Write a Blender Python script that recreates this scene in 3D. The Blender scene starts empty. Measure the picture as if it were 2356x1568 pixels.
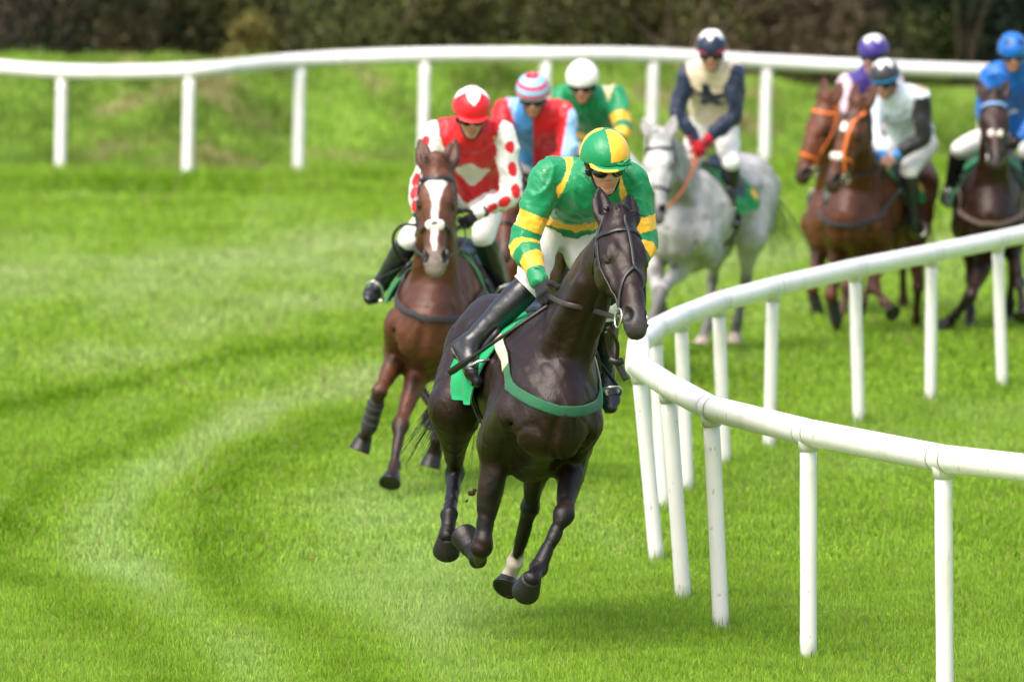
import bpy, math, random
import numpy as np
from mathutils import Vector

random.seed(7)
RNG = np.random.default_rng(11)
rad = math.radians
SC = bpy.context.scene
COL = SC.collection

# ------------------------------------------------------------------ camera, sky, sun, exposure
VW, VH, FPX = 2356.0, 1568.0, 19633.0        # picture units used for measuring; focal length in them (300 mm lens)
CAM_H, HORIZ = 4.2, -450.0
PITCH = math.atan((VH / 2 - HORIZ) / FPX)
cam = bpy.data.cameras.new('camera')
cam.lens = FPX / VW * 36.0
cam.sensor_width = 36.0
cam.clip_start = 0.5
cam.clip_end = 3000
cam.dof.use_dof = True
cam.dof.focus_distance = 42.0
cam.dof.aperture_fstop = 3.6
cam_o = bpy.data.objects.new('camera', cam)
cam_o.location = (0, 0, CAM_H)
cam_o.rotation_euler = (rad(90) - PITCH, 0, 0)
COL.objects.link(cam_o)
SC.camera = cam_o

SUN_EL, SUN_AZ = 56.0, -35.0                  # azimuth: degrees left of straight behind the camera
world = bpy.data.worlds.new('World')
SC.world = world
world.use_nodes = True
wn = world.node_tree.nodes
sky = wn.new('ShaderNodeTexSky')
sky.sky_type = 'NISHITA'
sky.sun_disc = False
sky.sun_elevation = rad(SUN_EL)
sky.dust_density = 6.0
sky.ozone_density = 0.6
wn['Background'].inputs[1].default_value = 0.145
world.node_tree.links.new(sky.outputs[0], wn['Background'].inputs[0])
sun = bpy.data.lights.new('sun', 'SUN')
sun.energy = 0.9
sun.angle = rad(48)
sun.color = (1.0, 0.965, 0.92)
sun_o = bpy.data.objects.new('sun', sun)
COL.objects.link(sun_o)
_sd = Vector((math.sin(rad(SUN_AZ)) * math.cos(rad(SUN_EL)), -math.cos(rad(SUN_AZ)) * math.cos(rad(SUN_EL)), math.sin(rad(SUN_EL))))
sun_o.rotation_euler = _sd.to_track_quat('Z', 'Y').to_euler()
sky.sun_rotation = math.atan2(_sd.x, _sd.y)
SC.view_settings.view_transform = 'Standard'
SC.view_settings.look = 'None'
SC.view_settings.gamma = 1
SC.view_settings.exposure = 1.2
SC.cycles.max_bounces = 6
SC.cycles.use_denoising = True

# ------------------------------------------------------------------ measuring helpers
CP, SP = math.cos(PITCH), math.sin(PITCH)
CAMP = np.array([0, 0, CAM_H])


def ray(x, y):
    u, v = (x - VW / 2) / FPX, -(y - VH / 2) / FPX
    return np.array([u, CP + v * SP, -SP + v * CP])


def P(x, y, D):
    return CAMP + ray(x, y) * D


def G(x, y, z=0.0):
    r = ray(x, y)
    return CAMP + r * ((z - CAM_H) / r[2])


def depth_of(p):
    q = np.asarray(p) - CAMP
    return q[1] * CP - q[2] * SP


def to_px(p):
    q = np.asarray(p, float) - CAMP
    D = q[..., 1] * CP - q[..., 2] * SP
    v = (q[..., 1] * SP + q[..., 2] * CP)
    return VW / 2 + FPX * q[..., 0] / D, VH / 2 - FPX * v / D


def reach(x, y, parent, L, guess, mode=None):
    """point on the sight line of (x, y) that lies L away from its parent joint"""
    r = ray(x, y)
    o = CAMP - parent
    A, B, Cc = r @ r, 2 * (r @ o), o @ o - L * L
    disc = B * B - 4 * A * Cc
    if disc <= 0:
        return CAMP + r * (-B / (2 * A))
    q = math.sqrt(disc)
    n, f = (-B - q) / (2 * A), (-B + q) / (2 * A)
    if mode == 'n':
        D = n
    elif mode == 'f':
        D = f
    else:
        g = depth_of(guess)
        D = n if abs(n - g) < abs(f - g) else f
    return CAMP + r * D


def lin(r, g=None, b=None):
    if g is None:
        r, g, b = (int(r[i:i + 2], 16) for i in (0, 2, 4))
    def f(c):
        c /= 255.0
        return c / 12.92 if c <= 0.04045 else ((c + 0.055) / 1.055) ** 2.4
    return np.array([f(r), f(g), f(b)])


def nrm(v):
    v = np.asarray(v, float)
    return v / max(np.linalg.norm(v), 1e-9)


def sstep(a, b, x):
    t = np.clip((x - a) / (b - a), 0, 1)
    return t * t * (3 - 2 * t)


def vnoise(p, f, seed=0.0):
    """cheap smooth pseudo noise, about -1..1"""
    x, y, z = (p[..., i] * f + seed * (1.7 + i) for i in range(3))
    s = np.sin(x * 1.0 + 1.3 * np.sin(y * 1.1 + .7)) * np.sin(y * 1.2 + 1.1 * np.sin(z * 0.9 + 2)) + \
        np.sin(z * 1.1 + 1.2 * np.sin(x * 1.3 + 4)) * np.sin(x * 0.8 + 1.4 * np.sin(z * 1.2 + 1)) * .8 + \
        np.sin((x + y + z) * 1.9 + 3 * np.sin(x * .7)) * .35
    return s / 1.5


# ------------------------------------------------------------------ objects
def link(name, me, parent=None, base=None):
    o = bpy.data.objects.new(name, me)
    COL.objects.link(o)
    if parent is not None:
        o.parent = parent
    elif base is not None:
        o.location = base
    return o


def tag(o, label, cat, group=None):
    o['label'] = label
    o['category'] = cat
    if group:
        o['group'] = group
    return o


def thing(name, loc, label, cat, group=None):
    o = bpy.data.objects.new(name, None)
    o.empty_display_size = 0.2
    o.location = loc
    COL.objects.link(o)
    return tag(o, label, cat, group)


def mesh(name, V, Fq, mat, parent=None, base=(0, 0, 0), cols=None, smooth=True):
    V = np.asarray(V, float) - np.asarray(base)
    me = bpy.data.meshes.new(name)
    if isinstance(Fq, np.ndarray) and Fq.ndim == 2:
        n, k = Fq.shape
        me.vertices.add(len(V))
        me.vertices.foreach_set('co', V.astype(np.float32).ravel())
        me.loops.add(n * k)
        me.loops.foreach_set('vertex_index', Fq.astype(np.int32).ravel())
        me.polygons.add(n)
        me.polygons.foreach_set('loop_start', np.arange(0, n * k, k, dtype=np.int32))
        me.polygons.foreach_set('loop_total', np.full(n, k, dtype=np.int32))
        me.update(calc_edges=True)
    else:
        me.from_pydata([tuple(v) for v in V], [], [tuple(int(i) for i in f) for f in Fq])
        me.update()
    me.validate()
    if smooth:
        me.polygons.foreach_set('use_smooth', np.ones(len(me.polygons), dtype=bool))
    if cols is not None:
        ca = me.color_attributes.new('Col', 'FLOAT_COLOR', 'POINT')
        c4 = np.ones((len(V), 4), np.float32)
        c4[:, :3] = cols
        ca.data.foreach_set('color', c4.ravel())
    if mat is not None:
        me.materials.append(mat)
    return link(name, me, parent, base if parent is None else None)


class MB:
    """collects plain pieces into one mesh"""
    def __init__(s):
        s.V, s.F, s.C, s.n = [], [], [], 0

    def add(s, V, F, c=(1, 1, 1)):
        V = np.asarray(V, float)
        s.V.append(V)
        s.F += [tuple(int(i) + s.n for i in f) for f in F]
        s.C.append(np.tile(np.asarray(c, float), (len(V), 1)))
        s.n += len(V)

    def tube(s, pts, r, n=10, c=(1, 1, 1), cap=True):
        pts = np.asarray(pts, float)
        r = np.full(len(pts), r, float) if np.isscalar(r) else np.asarray(r, float)
        T = np.gradient(pts, axis=0)
        T /= np.linalg.norm(T, axis=1)[:, None] + 1e-9
        up = np.array([0, 0, 1.0]) if abs(T[0][2]) < .9 else np.array([1.0, 0, 0])
        V = []
        for p, t, rr in zip(pts, T, r):
            a = nrm(up - t * (up @ t))
            b = np.cross(t, a)
            up = a
            for k in range(n):
                w = 2 * math.pi * k / n
                V.append(p + rr * (math.cos(w) * a + math.sin(w) * b))
        F = []
        m = len(pts)
        for i in range(m - 1):
            for k in range(n):
                F.append((i * n + k, i * n + (k + 1) % n, (i + 1) * n + (k + 1) % n, (i + 1) * n + k))
        if cap:
            F.append(tuple(range(n))[::-1])
            F.append(tuple((m - 1) * n + k for k in range(n)))
        s.add(V, F, c)

    def ribbon(s, pts, nrms, w, th=.003, c=(1, 1, 1), closed=False):
        """flat strap: pts along it, nrms the outward normals"""
        pts, nrms = np.asarray(pts, float), np.asarray(nrms, float)
        m = len(pts)
        T = (np.roll(pts, -1, 0) - np.roll(pts, 1, 0)) if closed else np.gradient(pts, axis=0)
        T /= np.linalg.norm(T, axis=1)[:, None] + 1e-9
        w = np.full(m, w, float) if np.isscalar(w) else np.asarray(w, float)
        V = []
        for p, t, nn, ww in zip(pts, T, nrms, w):
            nn = nrm(nn - t * (nn @ t))
            b = np.cross(t, nn)
            V += [p + b * ww / 2 - nn * th, p + b * ww / 2 + nn * th * .4, p + b * ww * .35 + nn * th, p - b * ww * .35 + nn * th, p - b * ww / 2 + nn * th * .4, p - b * ww / 2 - nn * th]
        F = []
        for i in range(m if closed else m - 1):
            j = (i + 1) % m
            for k in range(6):
                F.append((i * 6 + k, i * 6 + (k + 1) % 6, j * 6 + (k + 1) % 6, j * 6 + k))
        if not closed:
            F.append(tuple(range(6))[::-1])
            F.append(tuple((m - 1) * 6 + k for k in range(6)))
        s.add(V, F, c)

    def build(s, name, mat, parent=None, base=(0, 0, 0), smooth=True):
        return mesh(name, np.concatenate(s.V), s.F, mat, parent, base, np.concatenate(s.C), smooth)


# ------------------------------------------------------------------ materials
def new_mat(name):
    m = bpy.data.materials.new(name)
    m.use_nodes = True
    nt = m.node_tree
    return m, nt, nt.nodes['Principled BSDF']


def vc_mat(name, rough=.6, spec=.4, var=.15, vscale=12.0, bump=0.0, bscale=60.0, sheen=0.0, coat=0.0, stretch=(1, 1, 1), trans=0.0):
    """colour from the mesh's own attribute, broken up by noise"""
    m, nt, b = new_mat(name)
    N, L = nt.nodes, nt.links
    at = N.new('ShaderNodeAttribute')
    at.attribute_name = 'Col'
    tc = N.new('ShaderNodeTexCoord')
    mp = N.new('ShaderNodeMapping')
    mp.inputs['Scale'].default_value = stretch
    L.new(tc.outputs['Object'], mp.inputs[0])
    nz = N.new('ShaderNodeTexNoise')
    nz.inputs['Scale'].default_value = vscale
    nz.inputs['Detail'].default_value = 5
    L.new(mp.outputs[0], nz.inputs['Vector'])
    rg = N.new('ShaderNodeMapRange')
    rg.inputs['From Min'].default_value = .25
    rg.inputs['From Max'].default_value = .75
    rg.inputs['To Min'].default_value = 1 - var
    rg.inputs['To Max'].default_value = 1 + var
    L.new(nz.outputs['Fac'], rg.inputs['Value'])
    mx = N.new('ShaderNodeVectorMath')
    mx.operation = 'SCALE'
    L.new(at.outputs['Color'], mx.inputs[0])
    L.new(rg.outputs[0], mx.inputs['Scale'])
    L.new(mx.outputs[0], b.inputs['Base Color'])
    b.inputs['Roughness'].default_value = rough
    b.inputs['Specular IOR Level'].default_value = spec
    b.inputs['Sheen Weight'].default_value = sheen
    b.inputs['Coat Weight'].default_value = coat
    b.inputs['Coat Roughness'].default_value = .25
    if bump:
        n2 = N.new('ShaderNodeTexNoise')
        n2.inputs['Scale'].default_value = bscale
        n2.inputs['Detail'].default_value = 4
        L.new(mp.outputs[0], n2.inputs['Vector'])
        bp = N.new('ShaderNodeBump')
        bp.inputs['Strength'].default_value = bump
        bp.inputs['Distance'].default_value = .01
        L.new(n2.outputs['Fac'], bp.inputs['Height'])
        L.new(bp.outputs[0], b.inputs['Normal'])
    if trans:
        tr = N.new('ShaderNodeBsdfTranslucent')
        L.new(mx.outputs[0], tr.inputs['Color'])
        ms = N.new('ShaderNodeMixShader')
        ms.inputs[0].default_value = trans
        L.new(b.outputs[0], ms.inputs[1])
        L.new(tr.outputs[0], ms.inputs[2])
        L.new(ms.outputs[0], N['Material Output'].inputs[0])
    return m


M_COAT = vc_mat('coat', .43, .34, .3, 13, .35, 30, 0, 0)


def hair_bump(m, sc=170, strength=.35):
    """short hair lying along the body: fine streaks over the larger relief"""
    nt = m.node_tree
    N, L = nt.nodes, nt.links
    b = N['Principled BSDF']
    tc = N.new('ShaderNodeTexCoord')
    mp = N.new('ShaderNodeMapping')
    mp.inputs['Scale'].default_value = (1, 1, .22)
    L.new(tc.outputs['Object'], mp.inputs[0])
    nz = N.new('ShaderNodeTexNoise')
    nz.inputs['Scale'].default_value = sc
    nz.inputs['Detail'].default_value = 3
    L.new(mp.outputs[0], nz.inputs['Vector'])
    bp = N.new('ShaderNodeBump')
    bp.inputs['Strength'].default_value = strength
    bp.inputs['Distance'].default_value = .004
    L.new(nz.outputs['Fac'], bp.inputs['Height'])
    L.new(b.inputs['Normal'].links[0].from_socket, bp.inputs['Normal'])
    L.new(bp.outputs[0], b.inputs['Normal'])


hair_bump(M_COAT)
M_COAT_DULL = vc_mat('coat_dull', .6, .3, .2, 9, .15, 26)
M_HAIR = vc_mat('hair', .5, .4, .3, 30)
M_HOOF = vc_mat('hoof', .45, .5, .3, 30, .2, 80)
M_LEATHER = vc_mat('leather', .38, .5, .25, 30, .2, 90)
M_BOOT = vc_mat('boot_leather', .27, .6, .2, 14, .35, 22)
M_SILK = vc_mat('silk', .45, .4, .08, 10, .6, 20, .15, 0)
M_CAP = vc_mat('cap_silk', .4, .45, .06, 14, .3, 30, .1, 0)
M_CLOTH = vc_mat('cloth', .75, .25, .1, 14, .4, 22, .1)
M_SKIN = vc_mat('skin', .5, .4, .12, 30, .1, 80)
M_GLOSS = vc_mat('gloss_black', .12, .6, .05, 20)
M_METAL = vc_mat('metal', .25, .5, .1, 40)
M_METAL.node_tree.nodes['Principled BSDF'].inputs['Metallic'].default_value = .9
M_PAINT = vc_mat('white_plastic', .35, .45, .05, 3.0, .1, 12)


def grime(m):
    """scuffs, specks and greenish weathering on white plastic"""
    nt = m.node_tree
    N, L = nt.nodes, nt.links
    b = N['Principled BSDF']
    src = b.inputs['Base Color'].links[0].from_socket
    tc = N.new('ShaderNodeTexCoord')
    for sc, lo, hi, colr, st in ((34, .66, .72, (.12, .11, .09, 1), (1, 1, .35)), (5.5, .56, .8, (.50, .52, .40, 1), (1, 1, .4)), (120, .70, .74, (.2, .19, .17, 1), (1, 1, 1))):
        mp = N.new('ShaderNodeMapping')
        mp.inputs['Scale'].default_value = st
        L.new(tc.outputs['Object'], mp.inputs[0])
        nz = N.new('ShaderNodeTexNoise')
        nz.inputs['Scale'].default_value = sc
        nz.inputs['Detail'].default_value = 4
        L.new(mp.outputs[0], nz.inputs['Vector'])
        rg = N.new('ShaderNodeMapRange')
        rg.inputs['From Min'].default_value = lo
        rg.inputs['From Max'].default_value = hi
        rg.inputs['To Max'].default_value = .6
        L.new(nz.outputs['Fac'], rg.inputs['Value'])
        mx = N.new('ShaderNodeMix')
        mx.data_type = 'RGBA'
        L.new(rg.outputs[0], mx.inputs['Factor'])
        L.new(src, mx.inputs['A'])
        mx.inputs['B'].default_value = colr
        src = mx.outputs['Result']
    L.new(src, b.inputs['Base Color'])


grime(M_PAINT)
M_GRASS = vc_mat('grass_blades', .6, .12, .1, 1.5, trans=.35)
M_LEAF = vc_mat('leaves', .55, .3, .3, 1.2, trans=.25)
M_BARK = vc_mat('bark', .85, .2, .35, 6, .5, 12)
M_EARTH = vc_mat('earth', .9, .1, .4, 40, .5, 40)


def ground_material():
    m, nt, b = new_mat('turf')
    N, L = nt.nodes, nt.links
    at = N.new('ShaderNodeAttribute')
    at.attribute_name = 'Col'
    tc = N.new('ShaderNodeTexCoord')
    cur = at.outputs['Color']
    for sc, lo, hi in ((2.2, .8, 1.2), (30, .6, 1.3)):
        nz = N.new('ShaderNodeTexNoise')
        nz.inputs['Scale'].default_value = sc
        nz.inputs['Detail'].default_value = 6
        L.new(tc.outputs['Object'], nz.inputs['Vector'])
        rg = N.new('ShaderNodeMapRange')
        rg.inputs['From Min'].default_value = .3
        rg.inputs['From Max'].default_value = .7
        rg.inputs['To Min'].default_value = lo
        rg.inputs['To Max'].default_value = hi
        L.new(nz.outputs['Fac'], rg.inputs['Value'])
        mx = N.new('ShaderNodeVectorMath')
        mx.operation = 'SCALE'
        L.new(cur, mx.inputs[0])
        L.new(rg.outputs[0], mx.inputs['Scale'])
        cur = mx.outputs[0]
    L.new(cur, b.inputs['Base Color'])
    b.inputs['Roughness'].default_value = .9
    b.inputs['Specular IOR Level'].default_value = .1
    return m


# ------------------------------------------------------------------ blended solids (rounded segments merged smoothly, then meshed)
class Prim:
    __slots__ = ('p0', 'ax', 'L', 'U', 'V', 'a0', 'a1', 'b0', 'b1', 'c', 'k', 'sub', 'tag', 't0', 't1', 'g')


def seg(p0, p1, a0, a1=None, b0=None, b1=None, up=(0, 1, 0), k=.02, sub=False, tg='', t0=0., t1=1., cap=None):
    """up: direction of the first (a) radius"""
    q = Prim()
    p0, p1 = np.asarray(p0, float), np.asarray(p1, float)
    a1 = a0 if a1 is None else a1
    b0 = a0 if b0 is None else b0
    b1 = a1 if b1 is None else b1
    d = p1 - p0
    L = np.linalg.norm(d)
    ax = d / L if L > 1e-6 else np.array([1., 0, 0])
    up = np.asarray(up, float)
    U = up - ax * (up @ ax)
    if np.linalg.norm(U) < 1e-4:
        up = np.array([0, 0, 1.]) if abs(ax[2]) < .9 else np.array([1., 0, 0])
        U = up - ax * (up @ ax)
    U = nrm(U)
    q.p0, q.ax, q.L, q.U, q.V = p0, ax, max(L, 1e-6), U, np.cross(ax, U)
    q.a0, q.a1, q.b0, q.b1 = a0, a1, b0, b1
    q.c = min(a0, b0, a1, b1) if cap is None else cap
    q.k, q.sub, q.tag, q.t0, q.t1, q.g = k, sub, tg, t0, t1, None
    return q


def ell(c, axes, r, k=.02, sub=False, tg=''):
    """ellipsoid: axes = (e0, e1), radii r = (r0, r1, r2)"""
    e0, e1 = nrm(axes[0]), nrm(axes[1])
    q = seg(np.asarray(c) - e0 * 5e-4, np.asarray(c) + e0 * 5e-4, r[1], r[1], r[2], r[2], e1, k, sub, tg, cap=r[0])
    return q


def chain(pts, rads, up, k=.02, tg='', n=3, kend=None):
    """smooth run of segments through pts; rads = (a, b) at each"""
    pts = [np.asarray(p, float) for p in pts]
    R = [np.array(r if not np.isscalar(r) else (r, r), float) for r in rads]
    m = len(pts)
    out, op, orr = [], [], []
    for i in range(m - 1):
        p0, p1, p2, p3 = pts[max(i - 1, 0)], pts[i], pts[i + 1], pts[min(i + 2, m - 1)]
        r0, r1, r2, r3 = R[max(i - 1, 0)], R[i], R[i + 1], R[min(i + 2, m - 1)]
        for j in range(n):
            t = j / n
            f = lambda a, b, c, d: .5 * (2 * b + (c - a) * t + (2 * a - 5 * b + 4 * c - d) * t * t + (3 * b - a - 3 * c + d) * t ** 3)
            op.append(f(p0, p1, p2, p3))
            orr.append(np.maximum(f(r0, r1, r2, r3), .002))
    op.append(pts[-1])
    orr.append(R[-1])
    N = len(op) - 1
    gid = object()
    for i in range(N):
        q = seg(op[i], op[i + 1], orr[i][0], orr[i + 1][0], orr[i][1], orr[i + 1][1], up, max(k, .004), False, tg, i / N, (i + 1) / N)
        q.g = gid
        out.append(q)
    return out


def runs(prims):
    """prims of one run lie side by side: joined plainly to each other, smoothly to the rest"""
    out = []
    for q in prims:
        if q.g is not None and out and out[-1][0].g is q.g:
            out[-1].append(q)
        else:
            out.append([q])
    return out


def seg_d(q, X, Y, Z, want_t=False):
    x, y, z = X - q.p0[0], Y - q.p0[1], Z - q.p0[2]
    w = x * q.ax[0] + y * q.ax[1] + z * q.ax[2]
    u = x * q.U[0] + y * q.U[1] + z * q.U[2]
    v = x * q.V[0] + y * q.V[1] + z * q.V[2]
    t = np.clip(w / q.L, 0, 1)
    a = q.a0 + (q.a1 - q.a0) * t
    b = q.b0 + (q.b1 - q.b0) * t
    w = (w - t * q.L) / q.c
    u, v = u / a, v / b
    k0 = np.sqrt(u * u + v * v + w * w) + 1e-6
    u, v, w = u / a, v / b, w / q.c
    k1 = np.sqrt(u * u + v * v + w * w) + 1e-6
    d = k0 * (k0 - 1) / k1
    return (d, t) if want_t else d


def smin(a, b, k):
    h = np.maximum(k - np.abs(a - b), 0) / k
    return np.minimum(a, b) - h * h * k * .25


def evalp(prims, pts):
    pts = np.asarray(pts, float)
    X, Y, Z = pts[..., 0], pts[..., 1], pts[..., 2]
    F = np.full(X.shape, 1.0)
    for rn in runs(prims):
        q = rn[0]
        d = seg_d(q, X, Y, Z)
        for o in rn[1:]:
            d = np.minimum(d, seg_d(o, X, Y, Z))
        F = -smin(-F, d, q.k) if q.sub else smin(F, d, q.k)
    return F


def gradp(prims, pts, e=.004):
    g = np.stack([evalp(prims, pts + np.eye(3)[i] * e) - evalp(prims, pts - np.eye(3)[i] * e) for i in range(3)], -1)
    return g / (np.linalg.norm(g, axis=-1)[..., None] + 1e-9)


def project(prims, pts, off=.0, it=6):
    pts = np.array(pts, float)
    for _ in range(it):
        d = evalp(prims, pts) - off
        pts -= gradp(prims, pts) * np.clip(d, -.05, .05)[..., None]
    return pts


def hit(prims, x, y, D, off=.0, span=.9):
    """first point of the solid met on the sight line, searched around distance D"""
    Ds = np.linspace(D - span, D + span, 180)
    pts = CAMP + ray(x, y) * Ds[:, None]
    f = evalp(prims, pts) - off
    i = int(np.argmax(f < 0)) if (f < 0).any() else int(np.argmin(f))
    return pts[i]


E12 = [((0, 0, 0), (1, 0, 0)), ((0, 1, 0), (1, 1, 0)), ((0, 0, 1), (1, 0, 1)), ((0, 1, 1), (1, 1, 1)),
       ((0, 0, 0), (0, 1, 0)), ((1, 0, 0), (1, 1, 0)), ((0, 0, 1), (0, 1, 1)), ((1, 0, 1), (1, 1, 1)),
       ((0, 0, 0), (0, 0, 1)), ((1, 0, 0), (1, 0, 1)), ((0, 1, 0), (0, 1, 1)), ((1, 1, 0), (1, 1, 1))]


def nets(F, org, h, smooth=1):
    S = F < 0
    c = np.zeros(tuple(n - 1 for n in F.shape), np.int8)
    for i in (0, 1):
        for j in (0, 1):
            for k in (0, 1):
                c += S[i:F.shape[0] - 1 + i, j:F.shape[1] - 1 + j, k:F.shape[2] - 1 + k]
    act = (c > 0) & (c < 8)
    ids = np.argwhere(act)
    idx = np.full(act.shape, -1, np.int32)
    idx[act] = np.arange(len(ids))
    acc, cnt = np.zeros((len(ids), 3)), np.zeros(len(ids))
    for a, b in E12:
        a, b = np.array(a), np.array(b)
        fa = F[tuple((ids + a).T)]
        fb = F[tuple((ids + b).T)]
        m = (fa < 0) != (fb < 0)
        t = np.where(m, fa / np.where(m, fa - fb, 1), 0)
        acc += m[:, None] * (a + t[:, None] * (b - a))
        cnt += m
    V = ids + acc / cnt[:, None]
    Q = []
    for ax in range(3):
        sl0, sl1 = [slice(1, -1)] * 3, [slice(1, -1)] * 3
        sl0[ax], sl1[ax] = slice(0, -1), slice(1, None)
        e = np.argwhere(S[tuple(sl0)] != S[tuple(sl1)])
        o1, o2 = (ax + 1) % 3, (ax + 2) % 3
        add = np.ones(3, int)
        add[ax] = 0
        e = e + add
        d1, d2 = np.zeros(3, int), np.zeros(3, int)
        d1[o1], d2[o2] = 1, 1
        q = np.stack([idx[tuple((e - d1 - d2).T)], idx[tuple((e - d2).T)], idx[tuple(e.T)], idx[tuple((e - d1).T)]], 1)
        fl = ~S[tuple(e.T)]
        q[fl] = q[fl][:, ::-1]
        Q.append(q)
    Q = np.concatenate(Q)
    Q = Q[(Q >= 0).all(1)]
    V = V * h + org
    for _ in range(smooth):
        E = np.concatenate([Q[:, [0, 1]], Q[:, [1, 2]], Q[:, [2, 3]], Q[:, [3, 0]]])
        n = len(V)
        cn = np.bincount(E[:, 0], minlength=n) + np.bincount(E[:, 1], minlength=n)
        s = np.stack([np.bincount(E[:, 0], V[E[:, 1], i], n) + np.bincount(E[:, 1], V[E[:, 0], i], n) for i in range(3)], 1)
        V = V * .5 + .5 * s / np.maximum(cn, 1)[:, None]
    return V, Q


def solid(prims, h, wr=None, smooth=1, clip=None):
    """mesh of the union; wr(points) adds folds; clip(points)->distance kept where negative"""
    lo = np.min([np.minimum(q.p0, q.p0 + q.ax * q.L) - max(q.a0, q.a1, q.b0, q.b1, q.c) for q in prims if not q.sub], 0) - 4 * h - .02
    hi = np.max([np.maximum(q.p0, q.p0 + q.ax * q.L) + max(q.a0, q.a1, q.b0, q.b1, q.c) for q in prims if not q.sub], 0) + 4 * h + .02
    n = np.ceil((hi - lo) / h).astype(int) + 1
    X, Y, Z = (lo[i] + h * np.arange(n[i]) for i in range(3))
    X, Y, Z = X[:, None, None], Y[None, :, None], Z[None, None, :]
    F = np.full(tuple(n), .5, np.float32)
    def box(q):
        R = max(q.a0, q.a1, q.b0, q.b1, q.c) + q.k + 3 * h
        p1 = q.p0 + q.ax * q.L
        i0 = np.clip(np.floor((np.minimum(q.p0, p1) - R - lo) / h).astype(int), 0, n)
        i1 = np.clip(np.ceil((np.maximum(q.p0, p1) + R - lo) / h).astype(int) + 1, 0, n)
        return i0, i1
    for rn in runs(prims):
        q = rn[0]
        if len(rn) == 1:
            i0, i1 = box(q)
            sl = tuple(slice(i0[i], i1[i]) for i in range(3))
            d = seg_d(q, X[sl[0]], Y[:, sl[1]], Z[:, :, sl[2]])
        else:
            bb = [box(o) for o in rn]
            i0, i1 = np.min([b[0] for b in bb], 0), np.max([b[1] for b in bb], 0)
            sl = tuple(slice(i0[i], i1[i]) for i in range(3))
            d = np.full(tuple(i1 - i0), .5, np.float32)
            for o, (j0, j1) in zip(rn, bb):
                so = tuple(slice(j0[i], j1[i]) for i in range(3))
                sd = tuple(slice(j0[i] - i0[i], j1[i] - i0[i]) for i in range(3))
                d[sd] = np.minimum(d[sd], seg_d(o, X[so[0]], Y[:, so[1]], Z[:, :, so[2]]))
        f = F[sl]
        F[sl] = -smin(-f, d, q.k) if q.sub else smin(f, d, q.k)
    if wr is not None or clip is not None:
        near = np.abs(F) < .06
        ii = np.argwhere(near)
        pts = lo + ii * h
        val = F[near]
        if wr is not None:
            val = val + wr(pts)
        if clip is not None:
            val = np.maximum(val, clip(pts))
            far = np.argwhere(F <= -.06)
            if len(far):
                F[F <= -.06] = np.maximum(F[F <= -.06], clip(lo + far * h))
        F[near] = val
    F[0], F[-1], F[:, 0], F[:, -1], F[:, :, 0], F[:, :, -1] = (.5,) * 6
    return nets(F, lo, h, smooth)


def owners(prims, V):
    """for every vertex: name of the run it belongs to, and how far along it lies (0..1)"""
    best = np.full(len(V), 1e9)
    own = np.zeros(len(V), int)
    tt = np.zeros(len(V))
    tags = sorted({q.tag for q in prims})
    for q in prims:
        if q.sub:
            continue
        d, t = seg_d(q, V[:, 0], V[:, 1], V[:, 2], True)
        m = d < best
        best[m] = d[m]
        own[m] = tags.index(q.tag)
        tt[m] = (q.t0 + (q.t1 - q.t0) * t)[m]
    return np.array(tags)[own], tt


def strands(lines, w0, c, name, mat, parent, base, cvar=.3):
    """many thin tapering hairs as one mesh"""
    mb = MB()
    for ln in lines:
        ln = np.asarray(ln, float)
        r = np.linspace(1, .15, len(ln)) * w0 * random.uniform(.6, 1.3)
        mb.tube(ln, r, 3, np.asarray(c) * random.uniform(1 - cvar, 1 + cvar), cap=False)
    return mb.build(name, mat, parent, base)


BLACK = np.array([.012, .012, .014])
WHITE = np.array([.78, .78, .76])


# ------------------------------------------------------------------ ground, grass
FAR_POSTS = [(137, 410, 165), (430, 420, 162), (685, 408, 139), (972, 405, 127), (1250, 402, 126), (1497, 396, 128), (1758, 391, 143), (2010, 388, 155), (2260, 384, 164)]
FAR_XY = np.array([G(x, b)[:2] for x, b, t in FAR_POSTS])


def far_y(x):
    """distance of the outer rail along its run"""
    xs, ys = FAR_XY[:, 0], FAR_XY[:, 1]
    return np.interp(x, np.concatenate([[xs[0] - 30], xs, [xs[-1] + 30]]), np.concatenate([[ys[0] - 6], ys, [ys[-1] - 8]]))


def terrain(x, y):
    d = y - far_y(x) - .5
    p = np.stack([x, y, 0 * x], -1)
    top = 1.04 - .22 * sstep(1.2, 4.0, x) + .06 * vnoise(p, .9, 2)
    z = sstep(0, 5.2, d) * top
    w = sstep(0, .8, d)
    z = z + w * (.07 * vnoise(p, 1.9, 4) + .035 * vnoise(p, 4.6, 1))
    return z + .012 * vnoise(p, 1.1, 7)


def pline(pts):
    return np.array([G(x, y)[:2] for x, y in pts])


def pdist(x, y, pl, ky=.085):
    """distance to a run of ground points, the long way of the view shortened"""
    best = np.full(x.shape, 1e9)
    for a, b in zip(pl[:-1], pl[1:]):
        a, b = a * [1, ky], b * [1, ky]
        d = b - a
        t = np.clip(((x - a[0]) * d[0] + (y * ky - a[1]) * d[1]) / (d @ d), 0, 1)
        best = np.minimum(best, np.hypot(x - a[0] - d[0] * t, y * ky - a[1] - d[1] * t))
    return best


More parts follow.
